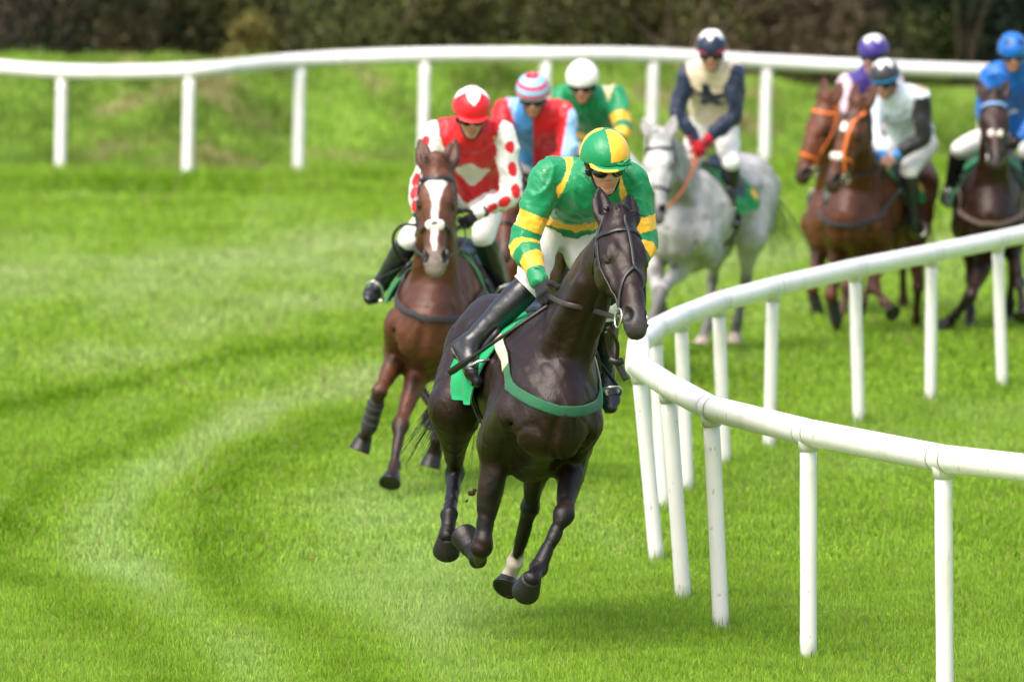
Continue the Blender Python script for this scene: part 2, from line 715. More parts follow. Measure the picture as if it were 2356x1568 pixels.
BANDS = [  # where the turf was cut, rolled and trodden differently: run of ground points, half width, amount (+ paler)
    (pline([(-300, 660), (300, 640), (850, 590)]), .36, .62), (pline([(-100, 830), (223, 815), (520, 745), (800, 690)]), .20, .38),
    (pline([(700, 560), (950, 545)]), .22, .3), (pline([(1490, 640), (1800, 585), (2340, 560)]), .22, .45),
    (pline([(-60, 940), (223, 897), (520, 832), (830, 795), (1000, 775)]), .075, -.9),
    (pline([(900, 960), (700, 1020), (520, 1080), (470, 1190), (461, 1295), (520, 1406), (760, 1540), (900, 1620)]), .16, -.8),
    (pline([(400, 980), (223, 1045), (97, 1100), (20, 1190), (40, 1290), (140, 1400), (280, 1490), (440, 1600)]), .10, -.75),
    (pline([(860, 885), (680, 935), (520, 1000), (334, 1109), (235, 1205), (250, 1294), (320, 1369), (430, 1443), (560, 1520), (690, 1600)]), .14, .85),
    (pline([(850, 1180), (892, 1294), (1000, 1400)]), .26, .6), (pline([(660, 1330), (800, 1450)]), .12, .25),
    (pline([(-300, 428), (400, 442), (900, 428)]), .10, -.85), (pline([(-200, 486), (500, 480)]), .08, -.3), (pline([(1480, 420), (1800, 412), (2400, 400)]), .12, -.6),
    (pline([(1500, 930), (1850, 870), (2360, 800)]), .2, -.35), (pline([(1900, 1230), (2360, 1270)]), .3, -.30), (pline([(1700, 1130), (2000, 1030), (2360, 980)]), .15, .15),
    (pline([(1300, 1500), (1900, 1560)]), .2, -.2), (pline([(1350, 1200), (1480, 1330)]), .12, .3)]
C_PALE, C_PALEN, C_MID, C_DARK, C_BANK = np.array([.405, .49, .22]), np.array([.33, .47, .15]), np.array([.225, .375, .036]), np.array([.105, .225, .004]), np.array([.195, .325, .045])


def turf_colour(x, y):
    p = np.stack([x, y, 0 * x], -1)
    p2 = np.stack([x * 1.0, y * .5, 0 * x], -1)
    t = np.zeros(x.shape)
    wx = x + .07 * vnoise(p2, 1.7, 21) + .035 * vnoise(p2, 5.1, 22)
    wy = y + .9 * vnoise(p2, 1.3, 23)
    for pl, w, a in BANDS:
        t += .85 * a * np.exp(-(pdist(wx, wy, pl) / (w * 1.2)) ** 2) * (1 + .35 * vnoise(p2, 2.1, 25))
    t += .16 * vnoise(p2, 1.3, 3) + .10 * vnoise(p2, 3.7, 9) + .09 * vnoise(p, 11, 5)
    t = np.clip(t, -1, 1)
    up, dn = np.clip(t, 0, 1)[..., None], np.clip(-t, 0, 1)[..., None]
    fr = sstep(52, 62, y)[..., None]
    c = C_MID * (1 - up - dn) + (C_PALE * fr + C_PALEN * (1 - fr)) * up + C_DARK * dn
    b = sstep(-.3, .7, y - far_y(x) - .3)[..., None]
    n = np.clip(.5 + .5 * vnoise(p2, 2.4, 6), 0, 1)[..., None]
    bank = C_BANK * (.55 + .95 * n)
    straw = sstep(.62, 1.0, .5 + .5 * vnoise(p, 1.7, 12) + .2 * vnoise(p, 5, 2))[..., None] * .75
    bank = bank * (1 - straw) + np.array([.42, .33, .19]) * straw
    return c * (1 - b) + bank * b


def build_ground():
    xs = np.concatenate([[-700, -300, -120, -60, -30, -18, -12], np.arange(-9, 9.01, .1), [12, 18, 30, 60, 120, 300, 700]])
    ys = np.concatenate([[-300, -60, 0, 20, 30, 36], np.arange(39, 90, .2), np.arange(90, 104, .12), [105, 107, 110, 115, 122, 135, 160, 220, 400, 900]])
    X, Y = np.meshgrid(xs, ys, indexing='ij')
    V = np.stack([X, Y, terrain(X, Y)], -1).reshape(-1, 3)
    nx, ny = X.shape
    i = np.arange(nx * ny).reshape(nx, ny)
    Q = np.stack([i[:-1, :-1], i[1:, :-1], i[1:, 1:], i[:-1, 1:]], -1).reshape(-1, 4)
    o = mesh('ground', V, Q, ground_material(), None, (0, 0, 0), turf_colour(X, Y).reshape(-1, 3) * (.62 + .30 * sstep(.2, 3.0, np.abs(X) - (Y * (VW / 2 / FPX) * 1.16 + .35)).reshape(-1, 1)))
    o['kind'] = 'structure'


def blades(n, y0, y1, hl, wd, bank=False):
    """n blades between two distances: 2-piece bent blades"""
    y = y0 + (y1 - y0) * RNG.random(n)
    half = y * (VW / 2 / FPX) * 1.16 + .35
    x = (RNG.random(n) * 2 - 1) * half
    k = RNG.random(n) < .24         # thinner out beyond the view, without an edge
    x[k] = np.sign(x[k]) * (half[k] + np.abs(RNG.normal(0, 1.6, k.sum())))
    z = terrain(x, y)
    clump = .5 + .5 * vnoise(np.stack([x, y, 0 * x], -1), 5.0, 8)
    L = hl * (.5 + .75 * RNG.random(n)) * (.75 + .5 * clump)
    a = RNG.random(n) * 2 * np.pi
    lean = RNG.normal(0, .38, n) + .1
    dx, dy = np.cos(a), np.sin(a)
    sx, sy = -dy, dx
    f = RNG.random(n) * np.pi
    sx, sy = np.cos(f), np.sin(f) * .6
    w = wd * (.6 + .8 * RNG.random(n)) / 2
    b = np.stack([x, y, z - .004], -1)
    side = np.stack([sx * w, sy * w, 0 * w], -1)
    mid = b + np.stack([dx * lean * L * .35, dy * lean * L * .35, L * .6], -1)
    tip = b + np.stack([dx * lean * L * 1.1, dy * lean * L * 1.1, L * (1 - .25 * np.abs(lean))], -1)
    V = np.stack([b - side, b + side, mid + side * .8, mid - side * .8, tip], 1).reshape(-1, 3)
    i = np.arange(n)[:, None] * 5
    T = np.concatenate([i + [0, 1, 2], i + [0, 2, 3], i + [3, 2, 4]])
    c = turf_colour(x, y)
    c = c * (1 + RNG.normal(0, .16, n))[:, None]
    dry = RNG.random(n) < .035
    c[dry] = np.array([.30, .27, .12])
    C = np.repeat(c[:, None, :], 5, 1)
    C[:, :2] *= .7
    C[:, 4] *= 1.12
    return V, T, np.clip(C.reshape(-1, 3), .003, 1)


def build_grass():
    parts = [blades(500000, 38.6, 47, .052, .0042), blades(245000, 47, 60, .058, .008), blades(155000, 60, 84, .065, .016),
             blades(78000, 84, 93, .09, .02), blades(115000, 91.5, 103, .17, .022)]
    off, Vs, Ts, Cs = 0, [], [], []
    for x, y in FEET:       # longer tufts left by the mower round the feet of the posts
        a, r = RNG.random(90) * 6.28, .045 + RNG.random(90) ** 2 * .07
        V, T, C = blades(90, 40, 41, .085, .0055)
        V = V.reshape(90, 5, 3)
        V = (V - V[:, :1] + np.stack([x + np.cos(a) * r, y + np.sin(a) * r, 0 * a], -1)[:, None]).reshape(-1, 3)
        C = np.repeat(turf_colour(np.full(90, x), np.full(90, y))[:, None], 5, 1).reshape(-1, 3) * RNG.uniform(.6, 1.2, (450, 1))
        parts.append((V, T, C))
    for V, T, C in parts:
        Vs.append(V)
        Ts.append(T + off)
        Cs.append(C)
        off += len(V)
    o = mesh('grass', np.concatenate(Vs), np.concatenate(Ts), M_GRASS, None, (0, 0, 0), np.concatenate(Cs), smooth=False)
    o['kind'] = 'stuff'


FEET = [G(x, y)[:2] for x, y in ((1514, 1301), (1575, 1390), (1661, 1456), (1860, 1524), (2175, 1622), (1528, 1177), (1582, 1136), (1668, 1074), (1769, 1039), (1977, 977), (2140, 929), (2307, 891))]
build_ground()
build_grass()

# ------------------------------------------------------------------ running rails
def catmull(pts, n=8):
    pts = np.asarray(pts, float)
    out = []
    m = len(pts)
    for i in range(m - 1):
        p0, p1, p2, p3 = pts[max(i - 1, 0)], pts[i], pts[i + 1], pts[min(i + 2, m - 1)]
        for j in range(n):
            t = j / n
            out.append(.5 * (2 * p1 + (p2 - p0) * t + (2 * p0 - 5 * p1 + 4 * p2 - p3) * t * t + (3 * p1 - p0 - 3 * p2 + p3) * t ** 3))
    out.append(pts[-1])
    return np.array(out)


def rail_post(a, b, r, root, base, fine):
    """hollow plastic post with a slightly crushed foot and a socket under the rail"""
    mb = MB()
    ts = np.linspace(0, 1, 8)
    mb.tube([a + (b - a) * t for t in ts], [r * (1 + .02 * math.sin(t * 9 + a[0])) for t in ts], 18 if fine else 12, WHITE * random.uniform(.94, 1.0))
    o = mb.build('post', M_PAINT, root, base)
    m2 = MB()
    d = nrm(b - a)
    m2.tube([b - d * .06, b - d * .02, b], [r * 1.13, r * 1.22, r * 1.3], 18 if fine else 12, WHITE * .93)
    m2.build('socket', M_PAINT, o, base)
    return o


def build_rails():
    # inner rail: (top x, top y, foot x, foot y) read off for every post, far branch first
    posts = [(2700, 452, 2718, 800), (2480, 530, 2494, 842), (2295, 571, 2307, 891), (2144, 602, 2140, 929), (1967, 637, 1977, 977), (1778, 682, 1769, 1039), (1653, 716, 1668, 1074),
             (1567, 750, 1582, 1136), (1507, 780, 1528, 1177), (1471, 868, 1514, 1301), (1537, 912, 1575, 1390), (1636, 966, 1661, 1456), (1860, 1022, 1860, 1524), (2170, 1084, 2175, 1622), (2560, 1130, 2560, 1705), (3050, 1170, 3050, 1780)]
    base = G(1860, 1524)
    root = thing('running_rail', base, 'white tubular plastic running rail bending round in front of the galloping horses', 'rail')
    R = .066
    tops = []
    for tx, ty, bx, by in posts:
        g = G(bx, by)
        tops.append((g, P(tx, ty, depth_of(g) - .15)))
    line = [t + np.array([0, 0, R * .9]) for g, t in tops]
    apex = P(1470, 790, (depth_of(line[8]) * .55 + depth_of(line[9]) * .45))
    far, near = line[:9] + [apex, line[9] + np.array([-.012, .05, .0])], line[9:]

    def run(pts):
        """straight lengths of tube with a short bend over every post"""
        out = [pts[0]]
        for i in range(1, len(pts) - 1):
            p, a, c = pts[i], nrm(pts[i - 1] - pts[i]), nrm(pts[i + 1] - pts[i])
            out += [p + a * .16, p + a * .07, p + (a + c) * .01, p + c * .07, p + c * .16]
        out.append(pts[-1])
        return out
    d0 = nrm(near[0] - near[1])
    near = [near[0] + d0 * .10] + near[1:]
    for pts in (far, near):
        mb = MB()
        q = run(pts)
        rr = [R] * len(q)
        if pts is near:
            q = [q[0] + d0 * .025, q[0] + d0 * .018] + q
            rr = [R * .55, R * .85] + rr
        mb.tube(q, rr, 24, WHITE)
        rl = mb.build('rail_tube', M_PAINT, root, base)
        for i in range(1, len(pts) - 1):
            for e, (o, w) in ((pts[i - 1], (.07, .006)), (pts[i + 1], (.07, .006))):
                d = nrm(e - pts[i])
                c = pts[i] + d * o
                m2 = MB()
                m2.tube([c - d * w, c, c + d * w], [R * 1.006, R * 1.014, R * 1.006], 24, (.16, .15, .13) if random.random() < .7 else (.4, .4, .38), cap=False)
                m2.build('seam', M_LEATHER, rl, base)
                m2 = MB()
                m2.tube([c + d * .008, c + d * .06], R * 1.012, 24, WHITE * .98, cap=False)
                m2.build('sleeve', M_PAINT, rl, base)
    for g, t in tops:
        rail_post(g - np.array([0, 0, .05]), t + np.array([0, 0, .03]), .042, root, base, True)
    # outer rail
    base = G(972, 405)
    root = thing('running_rail', base, 'long white outer running rail in front of the grass bank', 'rail')
    tops = []
    xs = [p[0] for p in FAR_POSTS]
    ext = [(-1230, 392, 82), (-960, 394, 92), (-690, 397, 105), (-420, 400, 120), (-150, 405, 143)] + FAR_POSTS + [(2520, 380, 172), (2790, 376, 180), (3060, 374, 186), (3330, 374, 190)]
    for x, b, t in ext:
        g = G(x, b)
        tp = P(x + 6, t, depth_of(g))
        g = g - np.array([0, 0, .1])
        tops.append(tp)
        rail_post(g, tp - np.array([0, 0, .02]), .062, root, base, False)
    mb = MB()
    mb.tube(catmull(tops, 8), .082, 14, WHITE)
    mb.build('rail_tube', M_PAINT, root, base)


build_rails()

# ------------------------------------------------------------------ hedge plants beyond the bank
def shrub(name, x, y, w, hgt, cols, label, cat, nleaf, seed, group='shrubs and trees behind the grass bank', trunk=True):
    rng = np.random.default_rng(seed)
    z = float(terrain(np.array([x]), np.array([y]))[0])
    base = np.array([x, y, z - .05])
    root = thing(name, base, label, cat, group)
    mb = MB()
    ns = 5
    limbs = []
    for i in range(ns):
        a = rng.random() * 2 * math.pi
        p = base + np.array([rng.normal(0, .08), rng.normal(0, .08), 0])
        ln = [p]
        d = nrm([math.cos(a) * .5, math.sin(a) * .5, 1.0])
        for k in range(6):
            d = nrm(d + rng.normal(0, .16, 3) + [0, 0, .1])
            ln.append(ln[-1] + d * hgt * .15)
        limbs.append(ln)
        mb.tube(ln, np.linspace(.055, .012, 7) * (w / 1.5), 6, (.09, .07, .05))
    mb.build('trunk', M_BARK, root, base)
    # clumps of leaves through the crown, low ones too
    nc = 46
    cc = []
    for i in range(nc):
        a = rng.random() * 2 * math.pi
        zz = rng.random() ** .8
        r = w * .62 * (.35 + .65 * rng.random()) * (1.0 - .45 * max(0, zz - .45) / .55)
        cc.append(base + np.array([math.cos(a) * r, math.sin(a) * r * .8, hgt * (.02 + .93 * zz)]))
    cc = np.array(cc)
    tint = 1 + rng.normal(0, .16, nc)
    which = rng.integers(0, len(cols), nc)
    ci = rng.integers(0, nc, nleaf)
    p = cc[ci] + rng.normal(0, 1, (nleaf, 3)) * np.array([w * .15, w * .15, w * .14])
    p[:, 2] = np.maximum(p[:, 2], base[2] + .02)
    n = rng.normal(0, 1, (nleaf, 3))
    n[:, 2] += .7
    n /= np.linalg.norm(n, axis=1)[:, None]
    t = np.cross(n, rng.normal(0, 1, (nleaf, 3)))
    t /= np.linalg.norm(t, axis=1)[:, None]
    b = np.cross(n, t)
    s = rng.uniform(.02, .048, nleaf)[:, None]
    V = np.stack([p - t * s, p + b * s * .5, p + t * s, p - b * s * .5], 1).reshape(-1, 3)
    Q = np.arange(nleaf * 4).reshape(-1, 4)
    c = np.asarray(cols)[which][ci] * (tint[ci] * (1 + rng.normal(0, .2, nleaf)))[:, None]
    C = np.repeat(np.clip(c, .004, 1), 4, 0)
    mesh('crown', V, Q, M_LEAF, root, base, C, smooth=False)
    return root


G_OL, G_DK, G_YE, B_PU, B_BR, G_MI = (.15, .155, .05), (.022, .045, .018), (.24, .22, .05), (.085, .058, .055), (.145, .115, .065), (.11, .145, .04)
SHR = [  # picture x of the stem, distance, width, height, colours, words
    (-120, 106, 1.9, 3.2, [B_PU, G_DK], 'dark purplish shrub at the far left end of the hedge'),
    (110, 104.5, 1.9, 3.0, [B_PU, B_BR, G_DK], 'purple brown shrub behind the left end of the grass bank'),
    (340, 105, 1.8, 3.4, [B_PU, G_DK, B_BR], 'brown and dark green shrub left of the small yellow bush'),
    (470, 106, 1.7, 3.6, [B_BR, G_OL], 'dull brown shrub just behind the yellow bush'),
    (578, 103.6, .42, .70, [G_YE, (.14, .13, .03)], 'small yellow bush glowing on top of the bank'),
    (690, 105, 1.8, 3.1, [G_DK, G_OL], 'dark green shrub right of the small yellow bush'),
    (860, 104.5, 1.8, 3.0, [G_OL, G_MI, (.10, .10, .03)], 'olive green shrub above the striped red and blue cap'),
    (1040, 105, 1.8, 3.3, [G_OL, G_MI, G_DK], 'mid green shrub behind the white capped rider'),
    (1220, 104.5, 1.8, 3.1, [G_OL, (.09, .085, .03)], 'olive shrub between the white cap and the navy cap'),
    (1400, 105, 1.8, 3.4, [B_BR, G_OL], 'brownish olive shrub left of the navy capped rider'),
    (1560, 104.5, 1.7, 3.2, [G_OL, B_BR], 'olive and brown shrub straight behind the navy cap'),
    (1730, 105, 1.8, 3.3, [B_BR, (.10, .075, .05), G_OL], 'bare brown shrub right of the navy cap'),
    (1900, 104.5, 1.6, 3.4, [B_BR, (.09, .06, .045)], 'russet brown shrub left of the purple cap'),
    (2060, 105, 1.7, 3.6, [G_DK, G_MI], 'dark green shrub above the purple cap'),
    (2210, 104.5, 1.7, 3.8, [G_DK, (.008, .018, .01)], 'very dark evergreen shrub between the purple and blue caps'),
    (2370, 105, 1.8, 3.8, [G_DK, (.008, .016, .01)], 'blackish evergreen shrub behind the blue capped rider'),
    (2560, 106, 1.9, 3.5, [G_DK, G_OL], 'dark shrub at the far right end of the hedge')]
for i, (px, d, w, hg, cl, lb) in enumerate(SHR):
    g = P(px, 100, d)
    if w < 1:
        shrub('bush', g[0], g[1], w, hg, cl, lb, 'bush', 3500, 40 + i)
    else:
        shrub('shrub', g[0], g[1], w, hg, cl, lb, 'shrub', 18000, 40 + i)
rng_ = np.random.default_rng(3)
# the wood behind them reads as one dark mass
n = 60000
p = np.stack([rng_.uniform(-16, 16, n), rng_.uniform(108, 114, n), rng_.uniform(.9, 6.5, n)], -1)
nn = rng_.normal(0, 1, (n, 3))
t = np.cross(nn, rng_.normal(0, 1, (n, 3)))
t /= np.linalg.norm(t, axis=1)[:, None]
b = np.cross(nn / np.linalg.norm(nn, axis=1)[:, None], t)
s = rng_.uniform(.12, .26, n)[:, None]
V = np.stack([p - t * s, p + b * s * .6, p + t * s, p - b * s * .6], 1).reshape(-1, 3)
cc = np.where(rng_.random((n, 1)) < .5, np.array([G_OL]), np.array([B_BR])) * (1 + .5 * vnoise(p, .8, 4))[:, None]
dk = sstep(3.5, 6.5, p[:, 0])[:, None]
cc = cc * (1 - dk) + np.array([G_DK]) * dk
o = mesh('woodland', V, np.arange(n * 4).reshape(-1, 4), M_LEAF, None, (0, 0, 0), np.repeat(np.clip(cc, .004, 1), 4, 0), smooth=False)
o['kind'] = 'stuff'

# ------------------------------------------------------------------ horses
def frame(anchor_local, anchor_world, yaw, roll, pitch, s):
    """4x4-like placement: local X forward, Y the horse's left, Z up; yaw from facing the camera towards picture right"""
    y = rad(yaw)
    f, l, u = np.array([math.sin(y), -math.cos(y), 0]), np.array([math.cos(y), math.sin(y), 0]), np.array([0, 0, 1.])
    r = rad(roll)
    l, u = l * math.cos(r) - u * math.sin(r), u * math.cos(r) + l * math.sin(r)
    p = rad(pitch)
    f, u = f * math.cos(p) + u * math.sin(p), u * math.cos(p) - f * math.sin(p)
    R = np.stack([f, l, u], 1) * s
    T = np.asarray(anchor_world) - R @ np.asarray(anchor_local, float)
    return R, T


H_LOCAL = {  # a galloping default pose
    'FR': [(.50, -.17, .93), (.72, -.16, .62), (.60, -.16, .36), (.52, -.16, .27), (.46, -.16, .24)],
    'FL': [(.50, .17, .93), (.80, .16, .63), (.92, .15, .36), (.98, .15, .26), (1.0, .15, .19)],
    'HR': [(-.30, -.20, .98), (-.62, -.17, .60), (-.50, -.16, .25), (-.42, -.16, .16), (-.38, -.16, .10)],
    'HL': [(-.30, .20, .98), (-.70, .17, .62), (-.78, .16, .27), (-.78, .16, .17), (-.76, .16, .10)],
}
LEN = {'F': [.43, .29, .12, .075], 'H': [.46, .37, .12, .075]}


def make_horse(sp):
    s = sp.get('s', 1.0)
    h = sp.get('h', .011)
    R, T = frame(sp['al'], P(*sp['at']), sp['yaw'], sp.get('roll', 0), sp.get('pitch', 0), s)
    W = lambda x, y, z: R @ np.array([x, y, z], float) + T
    fwd, left, up = (R[:, i] / s for i in range(3))
    base = np.array([T[0], T[1], 0.0])
    root = thing('horse', base, sp['label'], 'horse', sp.get('group', 'racehorses galloping round the bend'))
    pr = []
    # --- trunk
    body = [(-.90, 1.20, .12, .12), (-.78, 1.25, .215, .235), (-.58, 1.285, .275, .275), (-.36, 1.29, .26, .25), (-.12, 1.255, .262, .262),
            (.14, 1.225, .285, .295), (.36, 1.225, .27, .325), (.55, 1.24, .225, .33), (.72, 1.215, .205, .27), (.84, 1.16, .165, .19)]
    pr += chain([W(x, 0, z) for x, z, a, b in body], [(a * s, b * s) for x, z, a, b in body], left, .03 * s, 'trunk', 3)
    pr += [seg(W(.42, 0, 1.52), W(-.02, 0, 1.47), .05 * s, .06 * s, up=left, k=.08 * s, tg='trunk')]
    for sd in (-1, 1):
        pr += [ell(W(-.52, sd * .12, 1.37), (fwd, left), (.24 * s, .13 * s, .17 * s), .06 * s, tg='trunk'),
               ell(W(.885, sd * .085, 1.085), (up, left), (.125 * s, .085 * s, .075 * s), .045 * s, tg='trunk'),
               seg(W(.50, sd * .10, 1.50), W(.76, sd * .165, 1.14), .055 * s, .075 * s, .11 * s, .12 * s, up=left, k=.05 * s, tg='trunk'),
               seg(W(.78, sd * .165, 1.13), W(.52, sd * .175, .95), .10 * s, .095 * s, .11 * s, .12 * s, up=left, k=.04 * s, tg='trunk'),
               seg(W(-.80, sd * .13, 1.28), W(-.72, sd * .15, 1.0), .12 * s, .09 * s, up=left, k=.06 * s, tg='trunk')]
    pr += [seg(W(.90, 0, 1.05), W(.50, 0, .90), .07 * s, .12 * s, up=left, k=.08 * s, tg='trunk')]
    for sd in (-1, 1):
        pr += [ell(W(.56, sd * .205, 1.07), (up, left), (.16 * s, .055 * s, .13 * s), .035 * s, tg='trunk'),
               ell(W(-.30, sd * .235, 1.375), (fwd, left), (.06 * s, .04 * s, .045 * s), .05 * s, tg='trunk'),
               seg(W(.45, sd * .245, 1.32), W(.40, sd * .245, 1.02), .008, .008, up=left, k=.035 * s, sub=True, tg='trunk'),
               seg(W(.74, sd * .21, 1.26), W(.90, sd * .165, 1.02), .008, .008, up=left, k=.045 * s, sub=True, tg='trunk'),
               seg(W(-.45, sd * .27, 1.36), W(-.62, sd * .27, 1.1), .006, .006, up=left, k=.04 * s, sub=True, tg='trunk')]
    # --- neck and head
    hd = sp['head']
    n0 = W(.56, 0, 1.31)
    pk = reach(hd['poll'][0], hd['poll'][1], n0, hd.get('nl', .93) * s, W(1.25, 0, 1.85), 'n')
    mz = reach(hd['muz'][0], hd['muz'][1], pk, .60 * s * hd.get('k', 1), pk, 'n')
    hax = nrm(mz - pk)
    ly = rad(hd['yaw'])
    lat = np.array([math.cos(ly), math.sin(ly), hd.get('tilt', 0.0)])
    lat = nrm(lat - hax * (lat @ hax))
    dor = np.cross(lat, hax)
    if dor[2] < 0 and dor[1] > 0:
        dor = -dor
    back = nrm(W(.56, 0, 1.31) - W(.9, 0, 1.5))
    c1 = n0 + (pk - n0) * .38 + up * .045 * s
    c2 = n0 + (pk - n0) * .72 + up * .045 * s
    pe = pk - dor * .03 * s + hax * .05 * s
    pr += chain([W(.44, 0, 1.29), n0, c1, c2, pe], [(.17 * s, .29 * s), (.155 * s, .26 * s), (.105 * s, .195 * s), (.083 * s, .15 * s), (.075 * s, .115 * s)], left, .05 * s, 'neck', 4)
    for sd in (-1, 1):      # long muscle under the neck, leaving a groove along the throat
        pr += chain([W(.84, sd * .105, 1.17), W(.80, sd * .10, 1.30) * .6 + c1 * .4 + left * sd * .03 - up * .04, c2 + left * sd * .055 - up * .10 * s + fwd * .03], [.075 * s, .062 * s, .042 * s], left, .03 * s, 'neck', 3)
    hs = s * hd.get('k', 1)
    secs = [(-.07, .070, .075, .06), (.03, .092, .105, .01), (.18, .108, .142, -.015), (.36, .110, .142, -.02), (.52, .082, .108, .005), (.68, .065, .085, .013), (.82, .058, .072, .012), (.93, .064, .068, .008), (1.0, .056, .056, -.002)]
    pr += chain([pk + hax * .6 * hs * t + dor * o * hs for t, a, b, o in secs], [(a * hs, b * hs) for t, a, b, o in secs], lat, .015 * s, 'head', 3, kend=.05)
    HP = lambda t, u, n: pk + hax * .6 * hs * t + lat * u * hs + dor * n * hs
    for sd in (-1, 1):
        pr += [ell(HP(.33, sd * .05, -.075), (hax, lat), (.115 * hs, .055 * hs, .09 * hs), .03 * s, tg='head'),       # cheek
               ell(HP(.30, sd * .074, .070), (hax, lat), (.05 * hs, .018 * hs, .028 * hs), .035 * s, tg='head'),      # brow
               seg(HP(.38, sd * .092, .015), HP(.62, sd * .068, .005), .022 * hs, .012 * hs, up=lat, k=.02 * s, tg='head'),  # cheek ridge
               seg(HP(.275, sd * .092, .072), HP(.39, sd * .104, .058), .014 * hs, .009 * hs, up=lat, k=.012, tg='head'),
               seg(HP(.31, sd * .098, .022), HP(.385, sd * .099, .026), .009 * hs, .008 * hs, up=lat, k=.012, tg='head'),
               seg(HP(.46, sd * .10, .05), HP(.75, sd * .085, .045), .006, .006, up=lat, k=.04, sub=True, tg='head'),
               ell(HP(.915, sd * .045, .03), (hax, lat), (.052 * hs, .028 * hs, .038 * hs), .015 * s, tg='head'),
               ell(HP(.925, sd * .060, .046), (hax, lat), (.042 * hs, .028 * hs, .030 * hs), .006, True, 'head')]
        e0 = HP(-.045, sd * .062, .03)
        spread = hd.get('ear', .12)
        ed = nrm(-hax * .9 + dor * hd.get('earf', .15) + lat * sd * spread)
        el = lambda t, n: e0 + ed * .195 * hs * t + dor * n * hs
        face = nrm(dor + lat * sd * .12)
        eu = nrm(np.cross(ed, face))
        pr += chain([el(-.1, 0), el(.25, 0), el(.55, 0), el(.8, 0.003), el(1.0, .004)], [(.034 * hs, .03 * hs), (.054 * hs, .026 * hs), (.052 * hs, .017 * hs), (.031 * hs, .011 * hs), (.004, .004)], eu, .012 * s, 'ear', 3)
        pr += [seg(el(.22, 0) + face * .027 * hs, el(.8, 0) + face * .016 * hs, .022 * hs, .012 * hs, .018 * hs, .010 * hs, up=eu, k=.008, sub=True, tg='ear')]
    pr += [seg(HP(.99, -.04, -.028), HP(.99, .04, -.028), .006, up=dor, k=.008, sub=True, tg='head'),
           seg(HP(.99, .05, -.03), HP(.84, .062, -.032), .007, up=dor, k=.01, sub=True, tg='head'),
           seg(HP(.99, -.05, -.03), HP(.84, -.062, -.032), .007, up=dor, k=.01, sub=True, tg='head'),
           ell(HP(.9, 0, -.055), (hax, lat), (.045 * hs, .036 * hs, .025 * hs), .02, tg='head')]
    # --- legs
    J = {}
    for lg in ('FR', 'FL', 'HR', 'HL'):
        loc = H_LOCAL[lg]
        ov = sp.get('legs', {}).get(lg, {})
        pts = [W(*loc[0])]
        if 0 in ov:
            pts[0] = P(ov[0][0], ov[0][1], depth_of(pts[0]) + (ov[0][2] if len(ov[0]) > 2 else 0))
        d = [np.asarray(loc[i + 1], float) - loc[i] for i in range(4)]
        for i in range(4):
            L = LEN[lg[0]][i] * s
            guess = pts[-1] + R @ d[i] / np.linalg.norm(R @ d[i]) * L
            if i + 1 in ov:
                o = ov[i + 1]
                guess = reach(o[0], o[1], pts[-1], L, guess, o[2] if len(o) > 2 else None)
                if np.linalg.norm(guess - pts[-1]) < .5 * L or np.linalg.norm(guess - pts[-1]) > 1.6 * L:
                    guess = pts[-1] + nrm(guess - pts[-1]) * L
            pts.append(guess)
        J[lg] = pts
        E, K, F_, C_, S_ = pts
        tg = 'leg' + lg
        kn = nrm(left - 0)
        if lg[0] == 'F':
            pr += chain([E + nrm(E - K) * .06 * s, E + (K - E) * .22, E + (K - E) * .55, E + (K - E) * .85, K],
                        [(.078 * s, .095 * s), (.070 * s, .09 * s), (.053 * s, .066 * s), (.041 * s, .047 * s), (.046 * s, .05 * s)], kn, .035 * s, tg, 2)
            kf = nrm(np.cross(F_ - K if np.linalg.norm(np.cross(F_ - K, kn)) > .1 else K - E, kn))
            ef = nrm(np.cross(K - E, kn))
            if ef @ fwd < 0:
                ef = -ef
            pr += [ell(K, (nrm(nrm(F_ - K) + nrm(K - E)), kn), (.072 * s, .047 * s, .050 * s), .02 * s, tg=tg),
                   ell(E + (K - E) * .28 + ef * .045 * s, (nrm(K - E), kn), (.13 * s, .042 * s, .042 * s), .025 * s, tg=tg),
                   ell(E + (K - E) * .2 - ef * .05 * s, (nrm(K - E), kn), (.13 * s, .045 * s, .05 * s), .025 * s, tg=tg)]
        else:
            hip = W(-.52, .13 * (1 if lg == 'HL' else -1), 1.25)
            pr += [seg(hip, E, .19 * s, .13 * s, .22 * s, .16 * s, up=left, k=.06 * s, tg='trunk')]
            pr += chain([E, E + (K - E) * .3, E + (K - E) * .65, E + (K - E) * .88, K],
                        [(.11 * s, .13 * s), (.088 * s, .115 * s), (.056 * s, .072 * s), (.044 * s, .056 * s), (.046 * s, .055 * s)], kn, .045 * s, tg, 2)
            bk = nrm(np.cross(kn, F_ - E))
            if bk @ fwd > 0:
                bk = -bk
            pr += [seg(K + bk * .045 * s + nrm(E - K) * .06 * s, K + bk * .02 * s - nrm(K - F_) * -.0 * s, .026 * s, .03 * s, up=kn, k=.03 * s, tg=tg),
                   seg(E + (K - E) * .62 + bk * .055 * s, K + bk * .045 * s + nrm(E - K) * .05 * s, .016 * s, .02 * s, up=kn, k=.02 * s, tg=tg)]
        tl = nrm(C_ - F_)
        pr += chain([K, K + (F_ - K) * .25, K + (F_ - K) * .6, K + (F_ - K) * .88, F_],
                    [(.045 * s, .047 * s), (.034 * s, .040 * s), (.031 * s, .038 * s), (.033 * s, .042 * s), (.040 * s, .047 * s)], kn, .02 * s, tg + 'c', 2)
        pr += chain([F_, F_ + (C_ - F_) * .55, C_], [(.040 * s, .047 * s), (.035 * s, .037 * s), (.047 * s, .046 * s)], kn, .015 * s, tg + 'p', 2)
